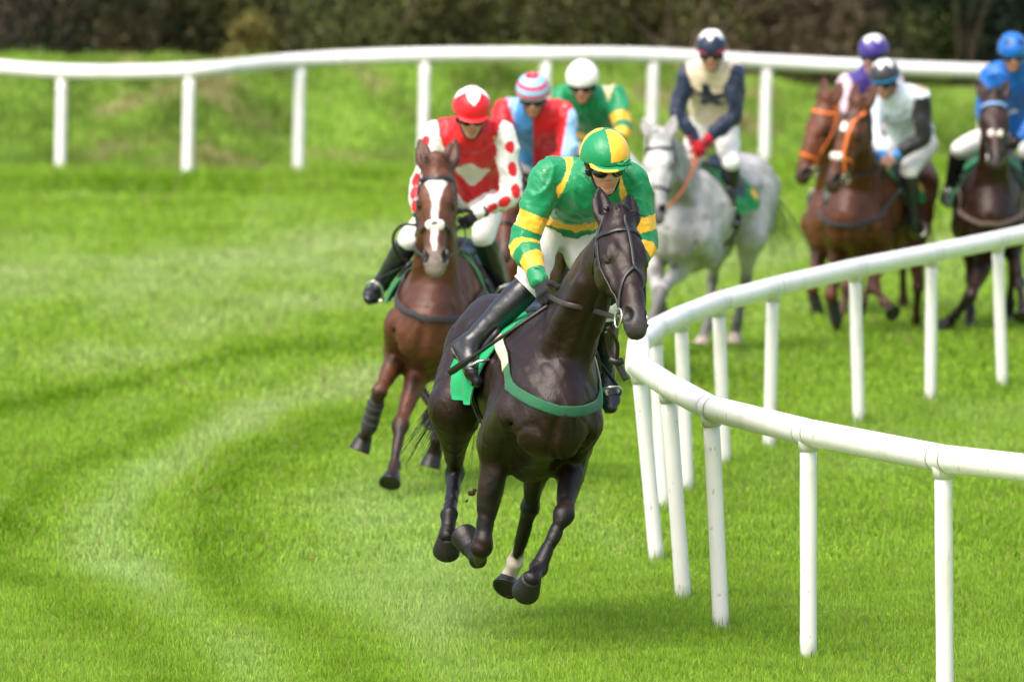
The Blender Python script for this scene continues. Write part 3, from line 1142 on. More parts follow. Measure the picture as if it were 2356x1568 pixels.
        if lg[0] == 'F':       # tendon behind the shin, point at the back of the ankle
            tb_ = nrm(np.cross(F_ - K, kn))
            if tb_ @ (C_ - F_) > 0:
                tb_ = -tb_
            pr += [seg(K + (F_ - K) * .15 + tb_ * .028 * s, F_ + tb_ * .03 * s, .014 * s, .02 * s, up=kn, k=.012 * s, tg=tg + 'c')]
        # hoof
        hv = nrm(S_ - C_)
        fd = nrm(fwd - hv * (fwd @ hv)) if abs(fwd @ hv) < .95 else up
        if lg in sp.get('toe', {}):
            fd = np.asarray(sp['toe'][lg], float)
        fd = nrm(fd - hv * (fd @ hv))
        sl = np.cross(hv, fd)
        mb = MB()
        n, rings = 18, []
        for (t, a, b, o) in ((-.15, .046, .042, -.002), (.0, .050, .048, 0), (.5, .058, .060, .010), (.97, .067, .072, .020), (1.0, .067, .072, .020), (1.0, .052, .056, .02), (.9, .02, .02, .01)):
            rings.append([C_ + hv * .078 * s * t + (sl * math.cos(w) * a + fd * (math.sin(w) * b * (1 if math.sin(w) > 0 else .82) + o)) * s for w in np.linspace(0, 2 * math.pi, n, endpoint=False)])
        V = np.concatenate(rings)
        Fq = [(i * n + k, i * n + (k + 1) % n, (i + 1) * n + (k + 1) % n, (i + 1) * n + k) for i in range(6) for k in range(n)]
        Fq += [tuple(range(n))[::-1], tuple(6 * n + k for k in range(n))]
        mb.add(V, Fq, sp.get('hoofc', (.010, .009, .0085)))
        sole = np.concatenate(rings[3:5] + rings[3:4])
        shoe = [C_ + hv * .078 * s * t + (sl * math.cos(w) * a + fd * (math.sin(w) * b * (1 if math.sin(w) > 0 else .82) + .022)) * s for (t, a, b) in ((1.0, .066, .070), (1.07, .066, .070), (1.07, .048, .052), (1.0, .048, .052)) for w in np.linspace(-.7, math.pi + .7, 15)]
        hf = mb.build('hoof', M_HOOF, root, base)
        m2 = MB()
        m2.add(shoe, [(i * 15 + k, i * 15 + k + 1, ((i + 1) % 4) * 15 + k + 1, ((i + 1) % 4) * 15 + k) for i in range(4) for k in range(14)], (.06, .058, .055))
        m2.build('horseshoe', M_METAL, hf, base)
        if lg in sp.get('boots', ()):
            bt = MB()
            pp = [K + (F_ - K) * t for t in np.linspace(.18, .98, 7)]
            bt.tube(pp, [.045 * s, .05 * s, .047 * s, .046 * s, .05 * s, .054 * s, .05 * s], 14, (.03, .03, .034))
            bo = bt.build('leg_boot', M_CLOTH, root, base)
            st = MB()
            for t in (.35, .55, .75):
                st.tube([K + (F_ - K) * (t - .035), K + (F_ - K) * (t + .035)], .055 * s, 14, (.07, .07, .075), cap=False)
            st.build('boot_strap', M_LEATHER, bo, base)
    # --- grooves
    pr += [seg(W(1.02, 0, 1.2), W(.97, 0, .98), .012, .016, up=left, k=.045 * s, sub=True, tg='trunk')]
    def wr(p):
        q = p - base
        v = np.abs(vnoise(q * np.array([1., 1., .55]), 16, 8))
        v2 = np.abs(vnoise(q * np.array([.7, .7, 1.]), 8, 31))
        return vnoise(q, 9, 3) * .006 * s + vnoise(q, 23, 1) * .0025 * s - sstep(.12, .0, v) * .0035 * s + sstep(.16, 0, v2) * .005 * s
    V, Q = solid(pr, h, wr, 2 if h < .01 else 1)
    # --- coat colours
    own, tt = owners(pr, V)
    ct = sp['coat']
    C = np.tile(ct['body'], (len(V), 1))
    rel = V - T
    loc = rel @ R / (s * s)
    C *= (1 + .16 * vnoise(loc, 6, 2) + .07 * vnoise(loc, 15, 5))[:, None]
    if ct.get('dapple'):
        dp = sstep(.0, .5, np.abs(vnoise(loc, 19, 7))) * (own == 'trunk')
        C = C * (1 - ct['dapple'] * (1 - dp) * (own == 'trunk'))[:, None]
        C = C * (1 - .30 * np.isin(own, ('neck',)))[:, None]
    dk = ct['points']
    for lg in ('FR', 'FL', 'HR', 'HL'):
        m0 = own == 'leg' + lg
        w = sstep(ct.get('pfrom', .55), ct.get('pfrom', .55) + .35, tt) * m0
        w = np.maximum(w, (own == 'leg' + lg + 'c') | (own == 'leg' + lg + 'p'))
        C = C * (1 - w[:, None]) + dk * w[:, None]
        if lg in sp.get('socks', {}):
            a, cc = sp['socks'][lg]
            w = (own == 'leg' + lg + 'p') * 1.0 + (own == 'leg' + lg + 'c') * sstep(a - .05, a + .05, tt + .05 * vnoise(V, 60))
            w = np.clip(w, 0, 1)
            C = C * (1 - w[:, None]) + np.asarray(cc) * w[:, None]
    q = V - pk
    ht, hu, hn = q @ hax / (.6 * hs), q @ lat / hs, q @ dor / hs
    hm = (own == 'head')
    w = sstep(.78, .98, ht) * hm
    C = C * (1 - w[:, None]) + ct['muzzle'] * w[:, None]
    if 'blaze' in sp:
        for (ta, tb, wa, wb) in sp['blaze']:
            f = np.clip((ht - ta) / (tb - ta), 0, 1)
            wid = wa + (wb - wa) * f
            m = (hm & (hn > .01)) * sstep(.006, -.006, np.abs(hu + .006 * vnoise(V, 30)) - wid) * sstep(-.02, .0, ht - ta) * sstep(.02, 0, ht - tb)
            C = C * (1 - m[:, None]) + np.array([.72, .68, .64]) * m[:, None]
    for sd in (-1, 1):
        nd = np.linalg.norm(V - HP(.925, sd * .057, .043), axis=1)
        w = sstep(.040, .030, nd / hs)
        C = C * (1 - w[:, None]) + np.array([.003, .0015, .0015]) * w[:, None]
        ed_ = np.linalg.norm((V - HP(.345, sd * .108, .044)) / hs, axis=1)
        w = sstep(.055, .040, ed_) * .6
        C = C * (1 - w[:, None]) + ct['body'] * .25 * w[:, None]
    em = own == 'ear'
    C[em] = C[em] * .6 + ct['points'] * .25
    mesh('body', V, Q, sp.get('mat', M_COAT), root, base, np.maximum(C, .002))
    # --- eyes
    for sd in (-1, 1):
        c = HP(.345, sd * .12, .042)
        c = project(pr, c[None], -.010)[0]
        ev, eq = solid([ell(c, (hax, lat), (.035 * hs, .024 * hs, .027 * hs))], .005)
        mesh('eye', ev, eq, M_GLOSS, root, base, np.tile([.012, .007, .005], (len(ev), 1)))
    # --- mane, forelock, tail
    mc = ct['mane']
    crest = []
    nm = int(70 * (.011 / h))
    tq = np.random.default_rng(5).random(nm)
    mp0 = np.array([W(.50, 0, 1.62) * (1 - t) + (pk + dor * .02 - hax * .05) * t + up * .03 * math.sin(math.pi * t) for t in tq])
    mp0 = project([q for q in pr if q.tag in ('neck', 'trunk', 'head')], mp0, .0)
    for i in range(nm):
        p0 = mp0[i]
        sd = sp.get('maneside', 1) * random.uniform(.3, 1)
        ln = [p0 - up * .035]
        d = nrm(up * .9 + left * sd * .5)
        for k in range(3):
            d = nrm(d + left * sd * .5 - up * .55 - fwd * .3)
            ln.append(ln[-1] + d * .035 * s * random.uniform(.6, 1.2))
        crest.append(ln)
    for i in range(int(26 * (.011 / h))):
        p0 = HP(-.09 + random.uniform(-.02, .03), random.uniform(-.04, .04), .055)
        d = nrm(-hax * .6 + dor * .6 + lat * random.uniform(-.7, .7))
        ln = [p0]
        for k in range(4):
            d = nrm(d + hax * .42 + lat * random.uniform(-.25, .25))
            ln.append(ln[-1] + d * .03 * s)
        crest.append(ln)
    strands(crest, .006, mc, 'mane', M_HAIR, root, base)
    tl = []
    tb = W(-.93, 0, 1.33)
    tdir = sp.get('tail', (0, 0))
    for i in range(int(90 * (.011 / h))):
        a, b = random.gauss(0, .22), random.gauss(0, .18)
        p = tb + left * random.uniform(-.03, .03) * s + up * random.uniform(-.05, .05)
        d = nrm(-fwd * .9 + up * .05)
        ln = [p + fwd * .08]
        L = random.uniform(.09, .14) * s
        for k in range(7):
            d = nrm(d - up * .42 + left * (a * .35 + tdir[0] * .2) + fwd * (b * .2 + tdir[1] * .15) + left * .1 * math.sin(k * 1.7 + a * 20))
            ln.append(ln[-1] + d * L)
        tl.append(ln)
    strands(tl, .0045, mc, 'tail', M_HAIR, root, base)
    H = dict(R=R, T=T, W=W, fwd=fwd, left=left, up=up, base=base, root=root, pr=pr, HP=HP, hax=hax, lat=lat, dor=dor, pk=pk, mz=mz, s=s, hs=hs, J=J, D=sp['at'][2], sp=sp)
    bridle(H)
    return H


def strap(mb, H, pts, w, off=.004, c=BLACK, closed=False, n=6, pr=None, th=.004):
    pts = np.asarray(pts, float)
    out = []
    m = len(pts)
    for i in range(m if closed else m - 1):
        a, b = pts[i], pts[(i + 1) % m]
        for j in range(n):
            out.append(a + (b - a) * j / n)
    if not closed:
        out.append(pts[-1])
    pr = pr or H['pr']
    q = project(pr, np.array(out), off)
    mb.ribbon(q, gradp(pr, q), w, th, c, closed)
    return q


def bridle(H):
    sp, HP, s = H['sp'], H['HP'], H['hs']
    br = sp.get('bridle', {})
    c = np.asarray(br.get('c', BLACK))
    near = [q for q in H['pr'] if q.tag in ('head', 'ear', 'neck')]
    hp = [q for q in H['pr'] if q.tag in ('head', 'neck')]
    mb = MB()
    a = .12
    # headpiece, browband, cheekpieces, noseband, throat lash
    mbw = .022 * s
    strap(mb, H, [HP(.24, -a, -.02), HP(.06, -a, .0), HP(-.06, -.07, .05), HP(-.11, 0, .03), HP(-.06, .07, .05), HP(.06, a, .0), HP(.24, a, -.02)], mbw, .005, c, n=5, pr=hp)
    o = mb.build('bridle', M_LEATHER, H['root'], H['base'])
    for sd in (-1, 1):
        mb = MB()
        strap(mb, H, [HP(.10, sd * a, .0), HP(.3, sd * a, -.01), HP(.55, sd * .09, -.005), HP(.80, sd * .075, -.02)], .017 * s, .005, c, n=6, pr=hp)
        mb.build('cheek_strap', M_LEATHER, o, H['base'])
        mb = MB()
        strap(mb, H, [HP(.08, sd * a, -.02), HP(.22, sd * a, -.10), HP(.30, sd * .05, -.19), HP(.31, 0, -.2)], .012 * s, .005, c, n=6, pr=hp)
        mb.build('throat_strap', M_LEATHER, o, H['base'])
    m2 = MB()
    strap(m2, H, [HP(.07, -a, .0), HP(.13, -.085, .09), HP(.145, 0, .14), HP(.13, .085, .09), HP(.07, a, .0)], .024 * s, .006, np.asarray(br.get('brow', c)), n=6, pr=hp)
    m2.build('browband', M_LEATHER if 'brow' not in br else M_CLOTH, o, H['base'])
    if br.get('nose', 1):
        m3 = MB()
        t = br.get('nt', .62)
        ang = np.linspace(0, 2 * math.pi, 22, endpoint=False)
        nc = np.asarray(br.get('nose', c)) if not np.isscalar(br.get('nose', 1)) else c
        strap(m3, H, [HP(t, .09 * math.cos(w), .1 * math.sin(w)) for w in ang], br.get('nw', .022) * s, .007, nc, True, 2, hp)
        m3.build('noseband', M_CLOTH if nc[0] > .3 else M_LEATHER, o, H['base'])
    if 'pad' in br:     # sheepskin roll or patch over the nose
        t = br.get('nt', .62)
        V, Q = solid([seg(HP(t, -br['pad'], .085), HP(t, br['pad'], .085), .034 * s, .034 * s, .026 * s, .026 * s, up=H['hax'], k=.02)], .007, lambda p: vnoise(p, 90) * .004)
        mesh('noseband_pad', V, Q, M_CLOTH, o, H['base'], np.tile([.68, .62, .55], (len(V), 1)))
    if 'grackle' in br:  # strap crossing down the face
        m3 = MB()
        if br['grackle'] == 'Y':
            f = HP(.52, 0, .12)
            strap(m3, H, [HP(-.02, 0, .12), HP(.2, 0, .14), HP(.4, .0, .14), f], .014 * s, .006, c * 2.5, n=6, pr=hp)
            m3.build('face_strap', M_LEATHER, o, H['base'])
            for sd in (-1, 1):
                m3 = MB()
                strap(m3, H, [f, HP(.6, sd * .05, .09), HP(.72, sd * .075, .03), HP(.84, sd * .078, -.03)], .014 * s, .006, c * 2.5, n=6, pr=hp)
                m3.build('face_strap', M_LEATHER, o, H['base'])
        else:
            strap(m3, H, br['pts'](HP), .024 * s, .006, np.asarray(br['gc']), n=6, pr=hp)
            m3.build('face_strap', M_LEATHER, o, H['base'])
    H['bit'] = {}
    for sd in (-1, 1):
        cpt = HP(.86, sd * .07, -.035)
        cpt = project(hp, cpt[None], .014)[0]
        H['bit'][sd] = cpt
        m4 = MB()
        ang = np.linspace(0, 2 * math.pi, 20)
        rr = br.get('ring', .04) * s
        m4.tube([cpt + H['hax'] * rr * math.cos(w) + H['dor'] * rr * math.sin(w) for w in ang], .005, 7, (.75, .73, .68), cap=False)
        m4.build('bit_ring', M_METAL, o, H['base'])
    H['bridle'] = o


def tack(H, rid, tk):
    """saddle with cloth, flaps, girth and stirrups: one thing resting on the horse; rid gives the feet"""
    W, s, base, pr = H['W'], H['s'], H['base'], [q for q in H['pr'] if q.tag in ('trunk', 'neck')]
    root = thing('saddle', base, tk['label'], 'saddle', 'racing saddles on the horses')
    fine = H['sp'].get('h', .011) < .01
    nu, nv = (26, 44) if fine else (14, 26)
    V, C = [], []
    g = np.asarray(tk.get('c', (.0, .16, .06)))
    g2 = np.asarray(tk.get('c2', g))
    x0, x1 = tk.get('x', (-.36, .42))
    for i in range(nu + 1):
        u = i / nu
        for j in range(nv + 1):
            v = -1 + 2 * j / nv
            th = v * tk.get('drop', 1.7)
            x = x0 + (x1 - x0) * u
            x = x - .16 * abs(v) ** 1.5 * (u - .25) + .05 * abs(v)
            r = .32
            p = W(x, r * math.sin(th), 1.22 + r * math.cos(th))
            V.append(p)
            # trim and marks of the cloth
            edge = (u < .06) or (u > .95) or abs(v) > .96
            C.append(g * (.9 if edge else 1))
    V = project(pr, np.array(V), .016)
    N = gradp(pr, V)
    vv = np.tile(np.linspace(-1, 1, nv + 1), nu + 1)
    uu = np.repeat(np.linspace(0, 1, nu + 1), nv + 1)
    flare = sstep(.45, 1, np.abs(vv)) * (.02 + .035 * (.5 + .5 * np.sin(uu * 13 + vv * 4)) + .05 * (1 - uu))
    V = V + N * flare[:, None]
    C = np.array(C)
    if 'mark' in tk:
        m = (np.abs(np.abs(vv) - .8) < .09) & (np.abs(uu - .1) < .08)
        C[m] = tk['mark']
    Fq = np.array([(i * (nv + 1) + j, i * (nv + 1) + j + 1, (i + 1) * (nv + 1) + j + 1, (i + 1) * (nv + 1) + j) for i in range(nu) for j in range(nv)])
    V2 = np.concatenate([V, V - N * .006])
    n = len(V)
    ring = [j for j in range(nv + 1)] + [i * (nv + 1) + nv for i in range(1, nu + 1)] + [nu * (nv + 1) + j for j in range(nv - 1, -1, -1)] + [i * (nv + 1) for i in range(nu - 1, 0, -1)]
    rim = np.array([(ring[k], ring[(k + 1) % len(ring)], ring[(k + 1) % len(ring)] + n, ring[k] + n) for k in range(len(ring))])
    mesh('saddle_cloth', V2, np.concatenate([Fq, Fq[:, ::-1] + n, rim]), M_CLOTH, root, base, np.concatenate([C, C * .8]))
    sq = [seg(W(-.16, 0, 1.56), W(.16, 0, 1.545), .10 * s, .07 * s, .025 * s, .025 * s, up=H['left'], k=.03),
          seg(W(.14, 0, 1.56), W(.27, 0, 1.58), .07 * s, .05 * s, .03 * s, .04 * s, up=H['left'], k=.05),
          seg(W(-.14, 0, 1.565), W(-.22, 0, 1.60), .10 * s, .08 * s, .02 * s, .016 * s, up=H['left'], k=.05)]
    V, Q = solid(sq, .01)
    mesh('seat', V, Q, M_LEATHER, root, base, np.tile(BLACK, (len(V), 1)))
    for sd in (-1, 1):
        pts = []
        for (x, th) in ((.05, .3), (.22, .5), (.36, .85), (.34, 1.15), (.2, 1.3), (.06, 1.15), (.0, .7)):
            pts.append(W(x, sd * .34 * math.sin(th), 1.22 + .34 * math.cos(th)))
        c0 = np.mean(pts, 0)
        V = [c0]
        n = len(pts) * 5
        for f in (.35, .7, 1.0):
            for k in range(n):
                i, t = divmod(k, 5)
                a, b = pts[i], pts[(i + 1) % len(pts)]
                V.append(c0 + ((a + (b - a) * t / 5) - c0) * f)
        V = project(pr, np.array(V), .045)
        N = gradp(pr, V)
        F3 = [(0, 1 + k, 1 + (k + 1) % n) for k in range(n)]
        for r in range(2):
            F3 += [(1 + r * n + k, 1 + (r + 1) * n + k, 1 + (r + 1) * n + (k + 1) % n, 1 + r * n + (k + 1) % n) for k in range(n)]
        m = len(V)
        mb = MB()
        edge = [(1 + 2 * n + k, 1 + 2 * n + k + m, 1 + 2 * n + (k + 1) % n + m, 1 + 2 * n + (k + 1) % n) for k in range(n)]
        mb.add(np.concatenate([V, V - N * .02]), F3 + [tuple(q + m for q in f[::-1]) for f in F3] + edge, BLACK)
        mb.build('saddle_flap', M_LEATHER, root, base)
        # stirrup under the ball of the foot, hung on its leather
        if rid:
            a, t = rid['ankle'][sd], rid['toe'][sd]
            b = a + (t - a) * .72
            ff = nrm(t - a)
            upv = nrm(H['up'] - ff * (H['up'] @ ff))
            sv = np.cross(upv, ff)
            ti = b - upv * .045
            mb = MB()
            arc = [ti + sv * .062, ti + sv * .062 + upv * .05, ti + sv * .045 + upv * .10, ti + upv * .128, ti - sv * .045 + upv * .10, ti - sv * .062 + upv * .05, ti - sv * .062, ti, ti + sv * .062]
            mb.tube(arc, .008, 8, (.62, .62, .6), cap=False)
            mb.tube([ti - ff * .02, ti + ff * .02], .028, 8, (.3, .3, .3))
            st = mb.build('stirrup', M_METAL, root, base)
            top = project(pr, W(.10, sd * .28, 1.42)[None], .05)[0]
            m2 = MB()
            e = ti + upv * .128
            pl = [e + (top - e) * f for f in np.linspace(0, 1, 6)]
            m2.ribbon(pl, [sv * sd] * 6, .022, .003, BLACK)
            m2.build('stirrup_leather', M_LEATHER, st, base)
    mb = MB()
    arc = [W(.20 + .06 * math.cos(w) * 0, .40 * math.sin(w), 1.2 + .40 * math.cos(w)) for w in np.linspace(.8, 2 * math.pi - .8, 26)]
    strap(mb, H, arc, .075 * s, .012, np.asarray(tk.get('girth', (.02, .02, .022))), n=2, pr=pr)
    mb.build('girth', M_CLOTH, root, base)
    return root


def breastgirth(H, c, w=.055, z=1.13, x0=.30, slack=.01, rise=.25, mat=None, ends=None):
    W = H['W']
    pr = [q for q in H['pr'] if q.tag in ('trunk', 'neck')]
    mb = MB()
    pts = []
    for th in np.linspace(-1, 1, 21):
        a = th * math.pi / 2
        pts.append(W(x0 + (.98 - x0) * math.cos(a) ** .8, .36 * math.sin(a), z + rise * abs(th) ** 2))
    q = project(pr, np.array(pts), .012 + slack)
    n = gradp(pr, q)
    mb.ribbon(q, n, w, .004, c)
    o = mb.build('breast_girth', mat or M_CLOTH, H['root'], H['base'])
    if ends is not None:
        m2 = MB()
        for sl in (slice(0, 4), slice(17, 21)):
            m2 = MB()
            m2.ribbon(q[sl] + n[sl] * .006, n[sl], w * 1.1, .004, ends)
            m2.build('strap_sleeve', M_CLOTH, o, H['base'])
    return o

# ------------------------------------------------------------------ riders
J_LOCAL = dict(pelvis=(-.06, 0, 1.93), chest=(.30, 0, 2.07), neck=(.44, 0, 2.16), head=(.57, 0, 2.24),
               shR=(.38, -.19, 2.05), shL=(.38, .19, 2.05), elR=(.50, -.30, 1.80), elL=(.50, .30, 1.80), wrR=(.72, -.12, 1.70), wrL=(.72, .12, 1.70),
               hipR=(-.05, -.11, 1.88), hipL=(-.05, .11, 1.88), knR=(.33, -.27, 1.66), knL=(.33, .27, 1.66),
               anR=(.04, -.34, 1.30), anL=(.04, .34, 1.30), toR=(.21, -.36, 1.22), toL=(.21, .36, 1.22))
J_LEN = dict(el=('sh', .30), wr=('el', .26), kn=('hip', .43), an=('kn', .41), to=('an', .19))


def hand_prims(w, d, pn, lat, r, tg, s=1.0):
    """loosely closed hand: w wrist, d along the hand, pn towards the palm, lat towards the thumb"""
    k = w + d * .085 * s
    pr = [seg(w - d * .01, k, .030 * s + r * .3, .040 * s + r * .3, .018 * s + r * .3, .016 * s + r * .3, up=lat, k=.012, tg=tg)]
    for i, (o, f) in enumerate(((.030, .95), (.010, 1.05), (-.011, 1.0), (-.031, .8))):
        p = k + lat * o * s
        dd = nrm(d * .75 + pn * .65)
        for j, (l, turn) in enumerate(((.042, 1.15), (.027, 1.2), (.02, .8))):
            q = p + dd * l * f * s
            pr.append(seg(p, q, (r + .009 - .001 * j) * s, (r + .008 - .001 * j) * s, k=.004, tg=tg))
            c, sn = math.cos(turn), math.sin(turn)
            ax = nrm(np.cross(d, pn))
            dd = dd * c + np.cross(ax, dd) * sn
            p = q
    p = w + d * .025 * s + lat * .028 * s
    dd = nrm(d * .6 + lat * .6 + pn * .35)
    for l, mix in ((.042, .5), (.032, .7), (.024, .6)):
        q = p + dd * l * s
        pr.append(seg(p, q, (r + .011) * s, (r + .0095) * s, k=.006, tg=tg))
        dd = nrm(dd + pn * mix - lat * .35)
        p = q
    return pr


def make_person(sp, H):
    W, D, base0 = H['W'], H['D'], H['base']
    k = sp.get('k', 1.0)
    pts = {}
    ov = sp.get('px', {})
    for n in J_LOCAL:
        pts[n] = W(*J_LOCAL[n])
    for n in ('pelvis', 'chest', 'neck', 'head', 'shR', 'shL', 'hipR', 'hipL'):
        if n in ov:
            o = ov[n]
            pts[n] = P(o[0], o[1], D + o[2] if len(o) > 2 else depth_of(pts[n]))
    up0 = H['up']
    if 'pelvis' in ov:
        for n, sd in (('hipR', -1), ('hipL', 1)):
            if n not in ov:
                pts[n] = pts['pelvis'] + H['left'] * sd * .10 - up0 * .05
    if 'neck' in ov or 'chest' in ov:
        for n, sd in (('shR', -1), ('shL', 1)):
            if n not in ov:
                pts[n] = pts['chest'] * .6 + pts['neck'] * .4 + H['left'] * sd * .19 - up0 * .02
    if 'head' in ov and 'neck' not in ov:
        pts['neck'] = pts['head'] * .45 + pts['chest'] * .55
    for base_n in ('el', 'wr', 'kn', 'an', 'to'):
        pa, L = J_LEN[base_n]
        for sdn in 'RL':
            n = base_n + sdn
            g = pts[n]
            if n in ov:
                o = ov[n]
                pts[n] = reach(o[0], o[1], pts[pa + sdn], L * k, g, o[2] if len(o) > 2 else None)
            else:
                d = g - pts[pa + sdn]
                pts[n] = pts[pa + sdn] + d * min(1.25, max(.7, L / np.linalg.norm(d) * k)) / 1.0 if np.linalg.norm(d) > 1.25 * L or np.linalg.norm(d) < .7 * L else g
    base = pts['pelvis'].copy()
    root = thing('person', base, sp['label'], 'jockey', 'jockeys riding in the race')
    fy, fp = rad(sp['face'][0]), rad(sp['face'][1])
    f = np.array([math.sin(fy) * math.cos(fp), -math.cos(fy) * math.cos(fp), -math.sin(fp)])
    l = np.array([math.cos(fy), math.sin(fy), 0])
    tl = rad(sp.get('ftilt', 0))
    u = np.cross(f, l)
    l, u = l * math.cos(tl) - u * math.sin(tl), u * math.cos(tl) + l * math.sin(tl)
    hc = pts['head']
    X = lambda a, b, c: hc + (f * a + l * b + u * c) * k
    fr = (f, l)
    # ---- body, one surface
    skull = [ell(X(-.012, 0, .035), fr, (.10 * k, .078 * k, .10 * k), .02, tg='head'), ell(X(.026, 0, -.04), fr, (.072 * k, .062 * k, .085 * k), .03, tg='head'),
             ell(X(.062, 0, -.108), fr, (.028 * k, .028 * k, .022 * k), .03, tg='head'),
             seg(X(.085, 0, .012), X(.112, 0, -.034), .011 * k, .016 * k, up=l, k=.016, tg='head'),
             ell(X(.10, .014, -.038), fr, (.012, .010, .009), .01, tg='head'), ell(X(.10, -.014, -.038), fr, (.012, .010, .009), .01, tg='head'),
             ell(X(.087, 0, -.068), fr, (.013 * k, .027 * k, .008 * k), .008, tg='lip'), ell(X(.085, 0, -.081), fr, (.013 * k, .023 * k, .008 * k), .008, tg='lip'),
             seg(X(.10, -.022, -.0745), X(.10, .022, -.0745), .003, k=.006, sub=True, tg='lip'),
             seg(X(.076, -.045, .022), X(.076, .045, .022), .014 * k, k=.02, tg='head'),
             ell(X(.055, .042, -.03), fr, (.03, .022, .025), .025, tg='head'), ell(X(.055, -.042, -.03), fr, (.03, .022, .025), .025, tg='head'),
             ell(X(.074, .033, .001), fr, (.014, .017, .011), .012, tg='head'), ell(X(.074, -.033, .001), fr, (.014, .017, .011), .012, tg='head'),
             ell(X(-.012, .078, -.012), fr, (.026, .012, .034), .008, tg='head'), ell(X(-.012, -.078, -.012), fr, (.026, .012, .034), .008, tg='head')]
    nk = chain([X(-.03, 0, -.05), pts['neck'], pts['chest']], [.055 * k, .062 * k, .07 * k], l, .03, 'neck', 2)
    lat = nrm(pts['shL'] - pts['shR'])
    hl = nrm(pts['hipL'] - pts['hipR'])

    def torso(i, j=0.0):
        t = chain([pts['pelvis'] + (pts['pelvis'] - pts['chest']) * .18, pts['pelvis'], pts['pelvis'] * .55 + pts['chest'] * .45 + up0 * .035, pts['chest'], pts['neck'] * .75 + pts['chest'] * .25],
                  [((.13 + i) * k, (.11 + i) * k), ((.165 + i) * k, (.125 + i) * k), ((.145 + i + j) * k, (.105 + i) * k), ((.175 + i + j) * k, (.125 + i) * k), ((.10 + i) * k, (.085 + i) * k)], lat, .03, 'torso', 3)
        return t

    def arm(sdn, i, end=1.0, full=0.0):
        s_, e_, w_ = pts['sh' + sdn], pts['el' + sdn], pts['wr' + sdn]
        return chain([pts['chest'] * .5 + s_ * .5, s_, s_ * .5 + e_ * .5, e_, e_ * .5 + w_ * .5, e_ + (w_ - e_) * end],
                     [(.095 + i) * k, (.066 + i) * k, (.051 + i + full) * k, (.044 + i + full) * k, (.042 + i + full * .7) * k, (.030 + i * .7) * k], lat, .03, 'arm' + sdn, 3)

    def leg(sdn, i, a=0.0, b=1.0):
        h_, k_, a_ = pts['hip' + sdn], pts['kn' + sdn], pts['an' + sdn]
        return chain([h_, h_ * .55 + k_ * .45, k_], [(.105 + i) * k, (.088 + i) * k, (.062 + i) * k], hl, .04, 'thigh' + sdn, 3)

    def shin(sdn, i, a=0.0):
        k_, a_ = pts['kn' + sdn], pts['an' + sdn]
        return chain([k_ + (a_ - k_) * a, k_ + (a_ - k_) * .3, k_ + (a_ - k_) * .7, a_], [(.056 + i) * k, (.06 + i) * k, (.045 + i) * k, (.04 + i) * k], hl, .02, 'shin' + sdn, 3)

    def foot(sdn, i):
        a_, t_ = pts['an' + sdn], pts['to' + sdn]
        ff = nrm(t_ - a_)
        uu = nrm(a_ - pts['kn' + sdn])
        heel = a_ - ff * .03 + uu * .066
        ball = a_ + (t_ - a_) * .72 + uu * .035
        sd = np.cross(ff, uu)
        return [seg(a_, heel, (.034 + i) * k, (.028 + i) * k, up=sd, k=.025, tg='foot'), seg(heel, ball, (.032 + i) * k, (.042 + i) * k, (.03 + i) * k, (.028 + i) * k, up=sd, k=.025, tg='foot'),
                seg(a_, ball, (.038 + i) * k, (.04 + i) * k, (.036 + i) * k, (.026 + i) * k, up=sd, k=.03, tg='foot'), seg(ball, t_ + uu * .03, (.042 + i) * k, (.028 + i) * k, (.026 + i) * k, (.020 + i) * k, up=sd, k=.02, tg='foot')]

    def hands(sdn, r):
        w_, e_ = pts['wr' + sdn], pts['el' + sdn]
        d = nrm(nrm(w_ - e_) + H['fwd'] * .5 - up0 * .2)
        sgn = -1 if sdn == 'R' else 1
        th = nrm(up0 * .9 - H['left'] * sgn * .35)
        th = nrm(th - d * (th @ d))
        pn = nrm(-H['left'] * sgn)
        pn = nrm(pn - d * (pn @ d) - th * (pn @ th))
        return hand_prims(w_, d, pn, th, r, 'hand', k)
    hh = sp.get('h', .012)
    bp = skull + nk + torso(0)
    for sdn in 'RL':
        bp += arm(sdn, 0) + hands(sdn, 0) + leg(sdn, 0) + shin(sdn, 0) + foot(sdn, 0)
    bh = sp.get('bh', .009)
    V, Q = solid(bp, bh)
    own, _ = owners(bp, V)
    C = np.tile(sp.get('skin', np.array([.56, .30, .22])), (len(V), 1))
    C[own == 'lip'] = C[own == 'lip'] * np.array([.85, .6, .6])
    q = (V - hc) / k
    beard = (own == 'head') & ((q @ u) < -.05) & ((q @ f) > .0)
    C[beard] *= np.array([.86, .84, .84])
    ns = np.exp(-(np.linalg.norm(q - (f * .112 + u * -.036), axis=1) / .025) ** 2)
    C = C * (1 - ns[:, None] * np.array([.0, .16, .14]))
    mesh('body', V, Q, M_SKIN, root, base, C)
    # ---- helmet with silk cover, peak and strap
    z0 = -.028
    hp = [ell(X(-.006, 0, .035), fr, (.122 * k, .102 * k, .118 * k), .01)]
    V, Q = solid(hp, .007, clip=lambda p: (.006 + .045 * sstep(.05, -.03, (p - hc) @ f) * -1 - ((p - hc) @ u) / k) * .9)
    hel = mesh('helmet', V, Q, M_CLOTH, root, base, np.tile(sp.get('helc', BLACK), (len(V), 1)))
    cp = [ell(X(-.008, 0, .045), fr, (.142 * k, .120 * k, .128 * k), .01)]
    lowf = sp.get('caplow', .028)
    wr = lambda p: vnoise((p - hc), 26, sp['seed']) * .0025
    V, Q = solid(cp, .0055, wr, clip=lambda p: (lowf + .22 * ((p - hc) @ f - .05) * 0 + .25 * np.minimum((p - hc) @ f, 0) - ((p - hc) @ u) / k) * .9)
    q = (V - X(-.008, 0, .03)) / k
